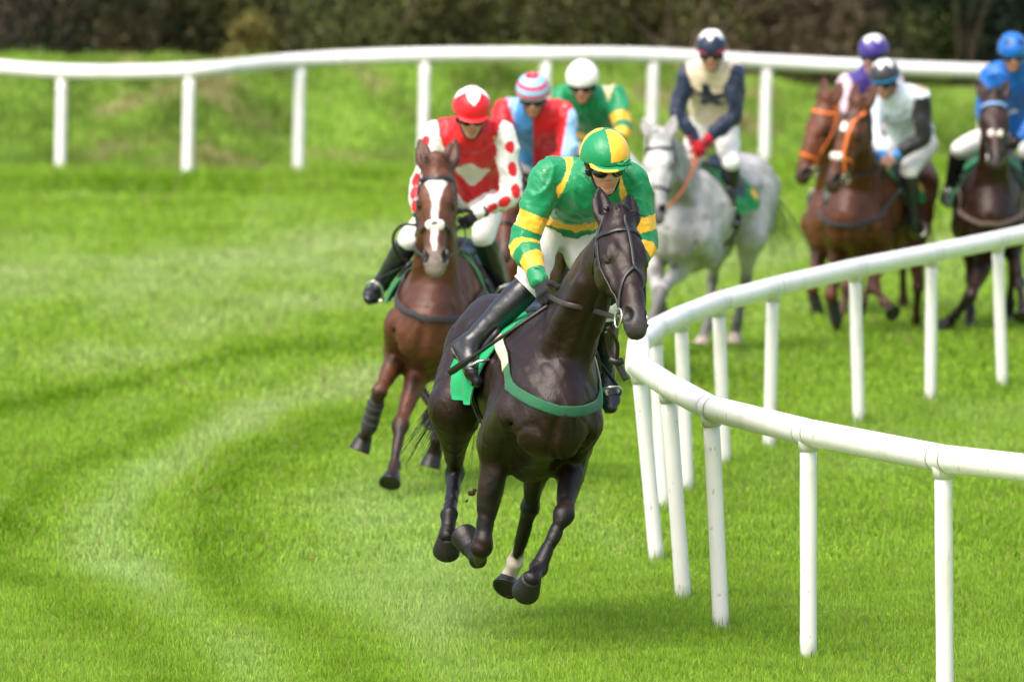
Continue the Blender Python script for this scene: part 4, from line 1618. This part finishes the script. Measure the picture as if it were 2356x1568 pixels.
    qx, qy, qz = q @ f, q @ l, q @ u
    mesh('cap_cover', V, Q, M_CAP, hel, base, sp['cap'](qx, qy, qz, np.arctan2(qy, qx), np.degrees(np.arctan2(qz - .0, np.hypot(qx, qy)))))
    if sp.get('button', 1):
        V, Q = solid([ell(X(-.008, 0, .172), fr, (.012, .012, .007))], .004)
        mesh('cap_button', V, Q, M_CAP, hel, base, np.tile(sp['capc'], (len(V), 1)))
    if sp.get('peak', 1):
        pp = [ell(X(.095, 0, lowf + .002), (nrm(f - u * .30), l), (.072 * k, .098 * k, .010), .01)]
        V, Q = solid(pp, .006, clip=lambda p: (.05 - (p - hc) @ f / k))
        pc = np.tile(sp['capc'], (len(V), 1))
        if 'peakedge' in sp:
            q = (V - hc) / k
            m = (q @ f) > .128 + 0 * q[:, 0]
            m = (np.hypot((q @ f - .095) / .072, (q @ l) / .098) > .80)
            pc[m] = sp['peakedge']
            pc[((q @ l) > .03) & m] = sp['capc']
        pk_ = mesh('peak', V, Q, M_CAP, hel, base, pc)
    if 'band' in sp:
        m2 = MB()
        ring = [X(-.008 + .139 * math.cos(w) * .985, .118 * math.sin(w) * .985, lowf + .018) for w in np.linspace(0, 2 * math.pi, 28, endpoint=False)]
        m2.ribbon(ring, [f * math.cos(w) + l * math.sin(w) for w in np.linspace(0, 2 * math.pi, 28, endpoint=False)], .028, .006, sp['band'], closed=True)
        m2.build('cap_band', M_CAP, hel, base)
    if 'bow' in sp:
        m2 = MB()
        for a, b, c_ in ((.03, .07, .0), (.062, .10, .006), (.062, .105, -.012)):
            ln = [X(.132 - 2.2 * y * y, y, lowf + .012 + c_ * (y - .04) / .05 + .006 * math.sin(y * 90)) for y in np.linspace(a, b, 6)]
            m2.tube(ln, [.004, .008, .009, .009, .008, .004], 7, sp['bow'])
        m2.build('cap_bow', M_CAP, hel, base)
    hq = skull + nk
    for sd in (-1, 1):
        m2 = MB()
        ln = np.array([X(.01, sd * .085, -.02), X(.012, sd * .08, -.06), X(.03, sd * .06, -.105), X(.045, 0, -.135)])
        ln = np.concatenate([ln[i] + (ln[i + 1] - ln[i]) * np.linspace(0, 1, 5)[:, None] for i in range(3)])
        ln = project(hq, ln, .006)
        m2.ribbon(ln, gradp(hq, ln), .03, .004, BLACK)
        m2.build('chin_strap', M_CLOTH, hel, base)
    # ---- goggles
    if sp.get('goggles', 1):
        gp = []
        for sd in (-1, 1):
            gp.append(ell(X(.078, sd * .034, -.014), (nrm(f + l * sd * .35), l), (.032 * k, .044 * k, .028 * k), .012))
        gp += [seg(X(.096, -.02, -.006), X(.096, .02, -.006), .016, k=.012)]
        V, Q = solid(gp, .005)
        go = mesh('goggles', V, Q, M_GLOSS, root, base, np.tile([.006, .006, .007], (len(V), 1)))
        for sd in (-1, 1):
            m2 = MB()
            ln = [X(.07, sd * .066, .0), X(.03, sd * .088, .002), X(-.02, sd * .094, .005), X(-.07, sd * .08, .01)]
            m2.ribbon(ln, [l * sd] * 4, .026, .004, BLACK)
            m2.build('goggle_strap', M_CLOTH, go, base)
    # ---- silks
    jp = torso(.02, .012)
    for sdn in 'RL':
        jp += arm(sdn, .012, .97, .009)
    wv = nrm(pts['chest'] - pts['pelvis'])
    hem = sp.get('hem', .02)
    seed = sp['seed']
    def wr(p):
        q = p - base
        return vnoise(q, 13, seed) * .010 + sstep(.45, 0, np.abs(vnoise(q * np.array([1, 1, .6]), 19, seed + 2))) * -.011 + sstep(.3, 0, np.abs(vnoise(q * np.array([.8, 1, 1.]), 34, seed + 5))) * -.004 + .004
    V, Q = solid(jp, hh * .75, wr, clip=lambda p: hem - (p - pts['pelvis']) @ wv)
    own, tt = owners(jp, V)
    q = V - pts['chest']
    tx, tz = q @ lat / k, q @ wv / k
    tn = q @ np.cross(lat, wv)
    mesh('jacket', V, Q, M_SILK, root, base, sp['silk'](own, tt, tx, tz, tn, V, pts, H))
    # ---- breeches
    qp = torso(.008)[:6]
    for sdn in 'RL':
        qp += leg(sdn, .008) + shin(sdn, .004)[:2]
    V, Q = solid(qp, hh, lambda p: vnoise(p - base, 17, seed + 1) * .006)
    bc = np.tile(sp.get('breech', WHITE * .95), (len(V), 1))
    br = mesh('breeches', V, Q, M_CLOTH, root, base, bc)
    # ---- boots and gloves
    for sdn in 'RL':
        fp_ = shin(sdn, .012, .10) + foot(sdn, .007)
        V, Q = solid(fp_, hh * .85, lambda p: vnoise(p - base, 30, seed) * .0022)
        bo = mesh('boot', V, Q, M_BOOT, root, base, np.tile([.012, .013, .017], (len(V), 1)))
        a_, t_ = pts['an' + sdn], pts['to' + sdn]
        ff, uu = nrm(t_ - a_), nrm(a_ - pts['kn' + sdn])
        sdv = np.cross(ff, uu)
        sq = [seg(a_ - ff * .045 + uu * .098, t_ - ff * .0 + uu * .058, .036, .032, .006, .006, up=sdv, k=.01), seg(a_ - ff * .04 + uu * .10, a_ - ff * .01 + uu * .10, .034, .034, .014, .014, up=sdv, k=.01)]
        V, Q = solid(sq, hh * .7)
        mesh('sole', V, Q, M_LEATHER, bo, base, np.tile([.05, .045, .04], (len(V), 1)))
        if 'cuff' in sp:
            m2 = MB()
            kk, aa = pts['kn' + sdn], pts['an' + sdn]
            m2.tube([kk + (aa - kk) * t for t in (.055, .08, .105)], .081 * k, 18, sp['cuff'], cap=False)
            m2.build('boot_cuff', M_CLOTH, bo, base)
        if sp.get('gloves', True):
            w_, e_ = pts['wr' + sdn], pts['el' + sdn]
            gp = hands(sdn, .0035) + [seg(w_ + (e_ - w_) * .17, w_, .042 * k, .034 * k, k=.015)]
            V, Q = solid(gp, sp.get('gh', .006))
            gl = mesh('glove', V, Q, M_CLOTH, root, base, np.tile(sp.get('glovec', BLACK), (len(V), 1)))
            m2 = MB()
            m2.tube([w_ + (e_ - w_) * t for t in (.14, .17, .20)], .047 * k, 16, np.asarray(sp.get('glovec', BLACK)) * 1.6, cap=False)
            m2.build('glove_cuff', M_CLOTH, gl, base)
    J = {'ankle': {-1: pts['anR'], 1: pts['anL']}, 'toe': {-1: pts['toR'], 1: pts['toL']}, 'pts': pts, 'hands': {}}
    for sdn, sd in (('R', -1), ('L', 1)):
        d = nrm(nrm(pts['wr' + sdn] - pts['el' + sdn]) + H['fwd'] * .5 - up0 * .2)
        J['hands'][sd] = pts['wr' + sdn] + d * .095 * k - H['left'] * sd * .02
    return J


def reins(H, J, c=BLACK, w=.018, px=None):
    hp = [q for q in H['pr'] if q.tag in ('neck', 'head', 'trunk')]
    for sd in (-1, 1):
        a, b = H['bit'][sd], J['hands'][sd]
        n = 13
        if px and sd in px:
            pts = [a] + [hit(hp, x, y, H['D'], .016) for x, y in px[sd]] + [b]
            pts = catmull(pts, 4)
        else:
            pts = np.array([a + (b - a) * t - np.array([0, 0, 1.]) * .02 * math.sin(math.pi * t) + H['left'] * sd * .05 * math.sin(math.pi * t) for t in np.linspace(0, 1, n)])
            ex = evalp(hp, pts)
            inside = ex < .014
            if inside.any():
                pts[inside] = project(hp, pts[inside], .014)
        nn = [H['fwd'] * .6 + H['left'] * sd * .8 - np.array([0, .5, 0])] * len(pts)
        mb = MB()
        mb.ribbon(pts, nn, w, .003, c)
        mb.build('rein', M_LEATHER, H['root'], H['base'])
    a, b = J['hands'][-1], J['hands'][1]
    pts = [a + (b - a) * t + (-H['up'] * .10 + H['fwd'] * .06) * math.sin(math.pi * t) for t in np.linspace(0, 1, 9)]
    mb = MB()
    mb.ribbon(np.array(pts), [H['fwd']] * 9, w, .003, c)
    mb.build('rein', M_LEATHER, H['root'], H['base'])


def zigzag(az, n, ph=0.0):
    t = (az * n / (2 * math.pi) + ph) % 1.0
    return np.abs(t - .5) * 2


def col(n, c):
    return np.tile(np.asarray(c, float), (n, 1))

# ------------------------------------------------------------------ the field
GRN, YEL, RED, LBL, NAVY, CREAM, PURP, PINKW, BLUE = lin('00804f'), lin('f2b632'), lin('cf1020'), lin('8fb9e6'), lin('16233f'), lin('d8c7b0'), lin('3c2a80'), lin('cdb3bd'), lin('0a62b8')
MIDBLUE = lin('3b86c8')


def silk1(own, tt, tx, tz, tn, V, pts, H):
    C = col(len(V), GRN)
    arm = np.char.startswith(own, 'arm')
    for a, b in ((.43, .52), (.60, .69), (.79, .885)):
        C[arm & (tt > a) & (tt < b)] = YEL
    C[arm & (tt > .05) & (tt < .12)] = YEL
    to = own == 'torso'
    C[to & (tz < -.20) & (tz > -.275)] = YEL
    C[to & (tz < -.325) & (tz > -.36)] = YEL
    return C


def silk2(own, tt, tx, tz, tn, V, pts, H):
    C = col(len(V), RED)
    arm = np.char.startswith(own, 'arm')
    C[arm & (tt > .17)] = WHITE
    for sdn in 'RL':
        s_, e_, w_ = pts['sh' + sdn], pts['el' + sdn], pts['wr' + sdn]
        sg = 1 if sdn == 'L' else -1
        for f in np.linspace(.25, 1.7, 5):
            c = s_ + (e_ - s_) * f if f <= 1 else e_ + (w_ - e_) * (f - 1)
            ax = nrm(e_ - s_) if f <= 1 else nrm(w_ - e_)
            for dv in (H['left'] * sg * .6 + H['fwd'] * .8, H['left'] * sg * .7 - H['fwd'] * .7, -H['left'] * sg + H['up'] * .3):
                o = nrm(dv - ax * (dv @ ax))
                q = V - (c + o * .06)
                al = q @ ax
                d = np.sqrt((al / 1.35) ** 2 + (np.linalg.norm(q, axis=1) ** 2 - al ** 2))
                C[arm & (own == 'arm' + sdn) & (d < .034)] = RED
    f = tz + .17
    C[(own == 'torso') & (np.abs(tx) < .12 - .9 * np.abs(f) * .9) & (np.abs(f) < .13) & (tn * 1 != 0)] = WHITE * .9
    return C


def silk3(own, tt, tx, tz, tn, V, pts, H):
    C = col(len(V), RED)
    C[(own == 'torso') & (tx < -.0)] = MIDBLUE
    C[(own == 'armR') & (tt < .2)] = LBL
    C[(own == 'armR') & (tt >= .2)] = RED
    out = (V - pts['shL']) @ H['left']
    C[(own == 'armL') & (tt > .2) & (out > .035)] = LBL
    return C


def silk4(own, tt, tx, tz, tn, V, pts, H):
    C = silk1(own, tt, tx, tz, tn, V, pts, H)
    C[(own == 'armL') & (tt > .05) & (tt < .16)] = lin('d8c69a')
    return C


def silk5(own, tt, tx, tz, tn, V, pts, H):
    C = col(len(V), CREAM)
    C[np.char.startswith(own, 'arm') & (tt > .18)] = NAVY
    r = np.hypot(tx, tz + .06)
    a = np.arctan2(tx, tz + .06)
    C[(own == 'torso') & (r < .105 + .04 * np.cos(a * 5))] = NAVY
    return C


def silk6(own, tt, tx, tz, tn, V, pts, H):
    C = col(len(V), PURP)
    C[np.char.startswith(own, 'arm') & (tt > .15)] = PINKW
    return C


def silk7(own, tt, tx, tz, tn, V, pts, H):
    C = col(len(V), lin('d3deea'))
    C[np.char.startswith(own, 'arm') & (tt > .24)] = BLACK
    C[np.char.startswith(own, 'arm') & (tt > .93)] = MIDBLUE
    C[(own == 'armR') & (tt < .93)] = lin('d3deea')
    return C


def silk8(own, tt, tx, tz, tn, V, pts, H):
    return col(len(V), BLUE)


def cap1(x, y, z, az, el):
    C = col(len(x), GRN)
    C[(x * y) > 0] = YEL
    C[(el < 8) & (x > -.02)] = GRN
    return C


def star_cap(base, top, n, ph, lo, hi, band=None, bw=0):
    def f(x, y, z, az, el):
        C = col(len(x), base)
        C[el > lo + (hi - lo) * zigzag(az, n, ph)] = top
        if band is not None:
            C[el < bw] = band
        return C
    return f


def cap3(x, y, z, az, el):
    C = col(len(x), LBL)
    C[np.abs(((z + .012) / .062) % 1.0 - .5) < .19] = RED
    return C


def cap8(x, y, z, az, el):
    C = col(len(x), BLUE)
    for a in (-.5, .55, 1.7, -1.6):
        d = np.hypot((az - a) * .8, (el - 42) / 50)
        C[d < .22] = np.array([.01, .02, .05])
    return C


BAY = dict(body=np.array([.092, .032, .016]), points=np.array([.024, .012, .009]), muzzle=np.array([.17, .14, .12]), mane=(.012, .010, .010), pfrom=.75)
DARK = dict(body=np.array([.0150, .0066, .0044]), points=np.array([.006, .0045, .0045]), muzzle=np.array([.036, .030, .030]), mane=(.010, .009, .009), pfrom=.35)
GREY = dict(body=np.array([.40, .40, .40]), points=np.array([.16, .155, .155]), muzzle=np.array([.14, .13, .13]), mane=(.10, .10, .11), pfrom=.55, dapple=.15)
CHES = dict(body=np.array([.088, .028, .012]), points=np.array([.055, .022, .014]), muzzle=np.array([.05, .028, .022]), mane=(.05, .02, .010), pfrom=.6)
CHES2 = dict(CHES, body=np.array([.115, .038, .016]))
DBAY = dict(body=np.array([.026, .010, .006]), points=np.array([.012, .008, .008]), muzzle=np.array([.03, .022, .02]), mane=(.010, .008, .008), pfrom=.5)
ORANGE = (.72, .16, .02)

HORSES = [
    dict(label='dark brown almost black racehorse galloping in front with green breast strap', coat=DARK, h=.0085, al=(.86, 0, 1.085), at=(1264, 985, 42.0), s=1.05, yaw=10, tail=(-.5, 0), roll=11, pitch=-3,
         head=dict(poll=(1417, 537), muz=(1463, 755), yaw=27, nl=.93, k=.98, earf=.25, ear=.10),
         legs=dict(FR={0: (1142, 1030), 1: (1109, 1256), 2: (1099, 1284, 'f'), 3: (1085, 1262), 4: (1072, 1241)}, FL={0: (1322, 1045), 1: (1297, 1182, 'n'), 2: (1238, 1308), 3: (1222, 1332), 4: (1213, 1350, 'f')},
                   HR={0: (1048, 935), 1: (1046, 1085), 2: (1035, 1184), 3: (1031, 1234), 4: (1028, 1258, 'f')}, HL={1: (1220, 1165), 2: (1185, 1292), 3: (1170, 1333), 4: (1156, 1356)}),
         toe={'HR': (-.1, -.5, -1), 'FL': (-.35, -.5, -1)}, socks={'HL': (.72, (.66, .55, .48))}, bridle=dict(grackle='Y', nose=0, ring=.045)),
    dict(label='bright bay racehorse with a long white blaze galloping behind the leader', coat=BAY, h=.0105, al=(.88, 0, 1.085), at=(975, 778, 51.5), yaw=-7, roll=12, pitch=-2,
         head=dict(poll=(1006, 402), muz=(1001, 615), yaw=-3, nl=.90, k=1.05, earf=.0, ear=.2),
         legs=dict(FR={1: (873, 900, 'n'), 2: (847, 988), 3: (838, 1008), 4: (827, 1036)}, FL={0: (962, 855), 1: (922, 975), 2: (907, 1070), 3: (902, 1095), 4: (897, 1116)},
                   HL={2: (1003, 1010), 3: (998, 1045), 4: (989, 1078)}, HR={2: (1012, 960), 3: (998, 962), 4: (984, 962)}),
         boots=('FR', 'HL'), blaze=[(.13, .20, .035, .058), (.18, .40, .060, .017), (.38, .62, .017, .02), (.66, .88, .022, .010)], bridle=dict(pad=.03, nt=.62)),
    dict(label='brown racehorse mostly hidden between the bay and the leading horse', coat=CHES, h=.014, al=(.86, 0, 1.085), at=(1190, 640, 60.0), yaw=-4, roll=9,
         head=dict(poll=(1165, 440), muz=(1160, 590), yaw=-4), bridle={}),
    dict(label='brown racehorse hidden behind the leading jockey and left of the grey', coat=CHES, h=.014, al=(.86, 0, 1.085), at=(1365, 600, 61.5), yaw=-3, roll=8,
         head=dict(poll=(1365, 420), muz=(1375, 560), yaw=0), bridle={}),
    dict(label='light grey racehorse with dark mane and dappled legs', coat=GREY, h=.0115, mat=M_COAT_DULL, al=(.86, 0, 1.085), at=(1550, 556, 64.5), yaw=-21, roll=4, pitch=-6,
         head=dict(poll=(1520, 332), muz=(1512, 500), yaw=-22, nl=.88, k=1.0, ear=.35),
         legs=dict(FL={0: (1578, 600), 1: (1522, 668, 'n'), 2: (1500, 735), 3: (1496, 765), 4: (1494, 785)}, FR={0: (1507, 609), 1: (1515, 690), 2: (1520, 700, 'f')},
                   HL={1: (1716, 640), 2: (1697, 735), 3: (1692, 765), 4: (1690, 790)}, HR={0: (1648, 560), 1: (1640, 640)}),
         hoofc=(.45, .36, .28), tail=(.5, 0), bridle=dict(nt=.66)),
    dict(label='chestnut racehorse with orange bridle and dark muzzle, beyond the starred one', coat=CHES2, h=.0125, al=(.86, 0, 1.085), at=(1905, 532, 69.5), yaw=-20, roll=3, pitch=-5,
         head=dict(poll=(1908, 246), muz=(1845, 412), yaw=-42, nl=1.0, k=1.06, earf=.2),
         legs=dict(FR={2: (1885, 730), 3: (1873, 760), 4: (1864, 788)}), boots=('FR',), bridle=dict(c=ORANGE, nt=.72, nose=ORANGE)),
    dict(label='chestnut racehorse with white star, orange face strap and pale nose patch', coat=CHES, h=.0115, al=(.86, 0, 1.085), at=(1950, 530, 67.0), yaw=-19, roll=3, pitch=-5,
         head=dict(poll=(1980, 256), muz=(1917, 428), yaw=-36, nl=.95, k=1.06, earf=.2),
         legs=dict(FR={1: (1912, 680), 2: (1925, 740), 3: (1928, 765), 4: (1930, 785)}, FL={1: (2010, 660), 2: (2035, 695), 3: (2050, 712), 4: (2060, 722)},
                   HL={1: (2112, 660), 2: (2108, 730), 3: (2108, 755), 4: (2108, 776)}, HR={2: (1960, 770), 3: (1952, 800), 4: (1948, 825)}),
         boots=('FR',), blaze=[(.24, .33, .03, .03)], bridle=dict(c=BLACK, nose=ORANGE, pad=.03, nt=.66, grackle='S', gc=ORANGE, pts=lambda HP: [HP(.02, .1, .06), HP(.2, .06, .12), HP(.4, .05, .11), HP(.62, .06, .09), HP(.82, .075, .0)])),
    dict(label='very dark bay racehorse with white noseband at the right edge', coat=DBAY, h=.012, al=(.86, 0, 1.085), at=(2278, 528, 67.5), yaw=-4, roll=2, pitch=-4,
         head=dict(poll=(2286, 240), muz=(2291, 378), yaw=0, nl=.92, ear=.3),
         legs=dict(FR={0: (2262, 610), 1: (2232, 680, 'n'), 2: (2200, 722), 3: (2188, 736), 4: (2176, 748)}, FL={1: (2345, 650), 2: (2352, 700), 3: (2352, 720), 4: (2350, 735)}, HR={1: (2236, 640), 2: (2233, 715), 3: (2232, 740), 4: (2231, 765)}),
         bridle=dict(brow=tuple(lin('7aa7d8')), pad=.035, nt=.6)),
]
PEOPLE = [
    dict(label='jockey in green and yellow hooped silks with quartered cap, leading on the dark horse', k=1.04, h=.0085, bh=.0068, gh=.0045, seed=1, face=(12, 15), ftilt=-3,
         px=dict(head=(1392, 378), neck=(1372, 408), chest=(1350, 436), shR=(1262, 402), shL=(1458, 418), pelvis=(1290, 505), elR=(1206, 556), wrR=(1240, 648, 'n'), elL=(1484, 560), wrL=(1425, 650),
                 knR=(1226, 648), anR=(1082, 790, 'n'), toR=(1108, 868, 'n'), knL=(1392, 700), anL=(1390, 850), toL=(1405, 928)),
         silk=silk1, cap=cap1, capc=GRN, peakedge=YEL, bow=GRN, cuff=WHITE),
    dict(label='jockey in red jacket and red spotted white sleeves on the blazed bay', h=.011, seed=2, face=(4, 20), ftilt=2,
         px=dict(head=(1085, 264), neck=(1083, 292), chest=(1082, 325), shR=(1005, 303), shL=(1156, 305), pelvis=(1090, 430), elR=(970, 420), wrR=(968, 510), elL=(1176, 445), wrL=(1098, 492),
                 knL=(1112, 545), anL=(1152, 660), toL=(1165, 690), knR=(945, 550), anR=(878, 650), toR=(853, 682)),
         silk=silk2, cap=star_cap(RED, WHITE, 4, .5, 30, 68), capc=RED),
    dict(label='jockey in red and blue halved silks with red striped pale blue cap', h=.013, seed=3, face=(-2, 24), peak=0, caplow=.02,
         px=dict(head=(1226, 222), neck=(1226, 248), chest=(1230, 278), shR=(1162, 250), shL=(1298, 258), pelvis=(1240, 375), elR=(1152, 340), wrR=(1190, 400), elL=(1306, 350), wrL=(1240, 405)),
         silk=silk3, cap=cap3, capc=LBL),
    dict(label='jockey in green jacket with yellow hoops and plain white cap', h=.013, seed=4, face=(-8, 20), peak=0, caplow=.02,
         px=dict(head=(1340, 192), neck=(1348, 216), chest=(1358, 245), shR=(1296, 218), shL=(1418, 222), pelvis=(1375, 335), elR=(1285, 300), wrR=(1320, 360), elL=(1430, 300), wrL=(1390, 360)),
         silk=silk4, cap=lambda x, y, z, az, el: col(len(x), WHITE), capc=WHITE),
    dict(label='jockey in cream and navy silks with red gloves on the grey', hem=.11, h=.0115, seed=5, face=(-6, 16), peak=0, caplow=.015,
         px=dict(head=(1637, 120), neck=(1637, 148), chest=(1638, 182), shR=(1584, 168), shL=(1692, 170), pelvis=(1640, 285), elR=(1558, 255), wrR=(1598, 325), elL=(1690, 262), wrL=(1622, 328),
                 knL=(1682, 372), anL=(1676, 478), toL=(1696, 508), knR=(1590, 385), anR=(1580, 480)),
         silk=silk5, cap=star_cap(NAVY, WHITE, 6, .5, 38, 64), capc=NAVY, band=lin('b03058'), glovec=lin('a01020')),
    dict(label='jockey in purple and pale pink silks, half hidden beyond the black capped rider', h=.013, seed=6, face=(-32, 12), peak=0, caplow=.015,
         px=dict(head=(2010, 128), neck=(2004, 165), chest=(2006, 200), shR=(1950, 190), shL=(2060, 190), pelvis=(2050, 290), elR=(1940, 250), wrR=(1950, 320)),
         silk=silk6, cap=star_cap(PURP, WHITE, 6, .5, 40, 66), capc=PURP),
    dict(label='jockey in white silks with one black sleeve and black cap on a chestnut', h=.012, seed=7, face=(-24, 18), peak=0, caplow=.015,
         px=dict(head=(2036, 186), neck=(2052, 212), chest=(2074, 242), shR=(2018, 232), shL=(2118, 220), pelvis=(2098, 318), elL=(2122, 320), wrL=(2058, 358), elR=(2008, 310), wrR=(2030, 362),
                 knL=(2090, 392), anL=(2102, 506), toL=(2118, 538), knR=(2010, 400)),
         silk=silk7, cap=star_cap(lin('2a2c33'), WHITE, 6, .4, 42, 68), capc=BLACK, band=lin('1f78b8'), gloves=False),
    dict(label='jockey all in bright blue with dark spotted cap at the right edge', h=.012, seed=8, face=(2, 16), peak=0, caplow=.005,
         px=dict(head=(2330, 124), neck=(2332, 152), chest=(2335, 185), shR=(2278, 172), shL=(2388, 174), pelvis=(2340, 290), elR=(2265, 262), wrR=(2300, 318), elL=(2392, 270), wrL=(2345, 318)),
         silk=silk8, cap=cap8, capc=BLUE),
]
TACK = [dict(label='black racing saddle on a bright green cloth on the leading dark horse', x=(-.26, .44), drop=2.0), dict(label='black saddle and dark green cloth on the blazed bay'),
        dict(label='saddle with green cloth on the hidden horse next to the bay'), dict(label='saddle with green cloth on the hidden horse left of the grey'),
        dict(label='saddle with green and yellow cloth on the grey horse', x=(-.14, .38), drop=1.5, mark=tuple(YEL)), dict(label='saddle with green cloth on the chestnut farther from the rail'),
        dict(label='saddle with green and yellow cloth on the chestnut with the white star', x=(-.16, .38), drop=1.55, mark=tuple(YEL)), dict(label='saddle with green cloth on the dark horse at the right edge')]
ONLY = None
HS, JS = [], []
for i, (hs_, ps_, tk_) in enumerate(zip(HORSES, PEOPLE, TACK)):
    if ONLY is not None and i not in ONLY:
        continue
    H = make_horse(hs_)
    J = make_person(ps_, H)
    tk_.setdefault('c', tuple(lin('009a5c')) if i == 0 else tuple(lin('00703c')))
    tack(H, J, tk_)
    reins(H, J, c=(.035, .028, .028) if i == 0 else (ORANGE if i == 4 else BLACK), w=.026 if i == 0 else .02, px={-1: [(1370, 716), (1330, 706), (1295, 697)]} if i == 0 else None)
    HS.append(H)
    JS.append(J)
    if i == 0:
        breastgirth(H, (.018, .105, .05), .054, 1.19, .36, .0, .30, ends=(.62, .52, .38))
    elif i in (1, 6, 7):
        breastgirth(H, (.03, .03, .035) if i != 7 else (.14, .10, .085), .035, 1.22 if i == 1 else 1.15, .30)
# slack of the leader's reins hanging under its chin, and the loop beside the bay's head
H = HS[0]
mb = MB()
d0 = depth_of(H['bit'][1])
mb.ribbon(catmull([P(1396, 762, d0 + .12), P(1402, 806, d0 + .16), P(1416, 836, d0 + .16)], 5), [(0, -1, 0)] * 11, .022, .004, (.02, .008, .008))
hg = mb.build('rein_end', M_LEATHER, H['root'], H['base'])
mb = MB()
mb.ribbon(catmull([P(1398, 752, d0 + .05), P(1420, 790, d0 + .1), P(1418, 834, d0 + .15)], 5), [(0, -1, 0)] * 11, .02, .004, (.02, .008, .008))
mb.build('rein_end', M_LEATHER, H['root'], H['base'])
mb = MB()
mb.tube(catmull([P(1404, 826, d0 + .15), P(1418, 832, d0 + .14), P(1432, 830, d0 + .15)], 4), .018, 8, BLACK)
mb.build('knot', M_LEATHER, hg, H['base'])
mb = MB()
mb.ribbon(catmull([P(1418, 832, d0 + .15), P(1430, 854, d0 + .15), P(1441, 874, d0 + .15)], 4), [(0, -1, 0)] * 9, .03, .006, BLACK)
mb.build('strap_tab', M_LEATHER, hg, H['base'])
if len(HS) > 1:
    H = HS[1]
    d0 = depth_of(H['bit'][-1])
    mb = MB()
    mb.tube(catmull([P(958, 518, d0 + .3), P(928, 517, d0 + .3), P(908, 535, d0 + .35), P(905, 562, d0 + .4), P(918, 592, d0 + .45), P(938, 600, d0 + .5)], 5), .009, 8, BLACK)
    mb.build('rein', M_LEATHER, H['root'], H['base'])
# the leader's whip, held in the right hand
J = JS[0]
w_ = J['hands'][-1]
a = P(1262, 702, depth_of(w_))
b = P(1042, 852, depth_of(J['pts']['anR']) - .10)
wb = P(1150, 778, depth_of(a) * .5 + depth_of(b) * .5 - .10)
mb = MB()
ln = catmull([a, wb, b], 8)
mb.tube(ln, np.linspace(.011, .008, len(ln)), 10, BLACK)
wh = mb.build('whip', M_LEATHER, None, a)
tag(wh, 'slim black padded whip in the right hand of the leading jockey', 'whip')
m2 = MB()
d = nrm(ln[-1] - ln[-4])
m2.ribbon([ln[-5], ln[-3], ln[-1], ln[-1] + d * .03], [H['fwd']] * 4, [.03, .036, .036, .03], .006, BLACK)
m2.build('whip_flap', M_LEATHER, wh, a)
for i, (x, y, D, r) in enumerate(((1085, 1134, 43.2, .02), (1073, 1152, 43.2, .009), (1092, 1128, 43.0, .008), (1130, 1190, 43.4, .010))):
    c = P(x, y, D)
    V, Q = solid([ell(c, ((1, 0, 0), (0, 0, 1)), (r, r * .7, r * .6), .004), ell(c + r * .8, ((1, 0, .4), (0, 0, 1)), (r * .5, r * .5, r * .4), .004)], max(.003, r / 5), lambda p: vnoise(p, 220) * r * .2)
    o = mesh('turf_clod', V, Q, M_EARTH, None, c, np.tile([.04, .03, .02], (len(V), 1)))
    tag(o, 'small dark clod of turf kicked up beside the forelegs of the leading horse', 'clod', 'clods of turf kicked up by the leading horse')
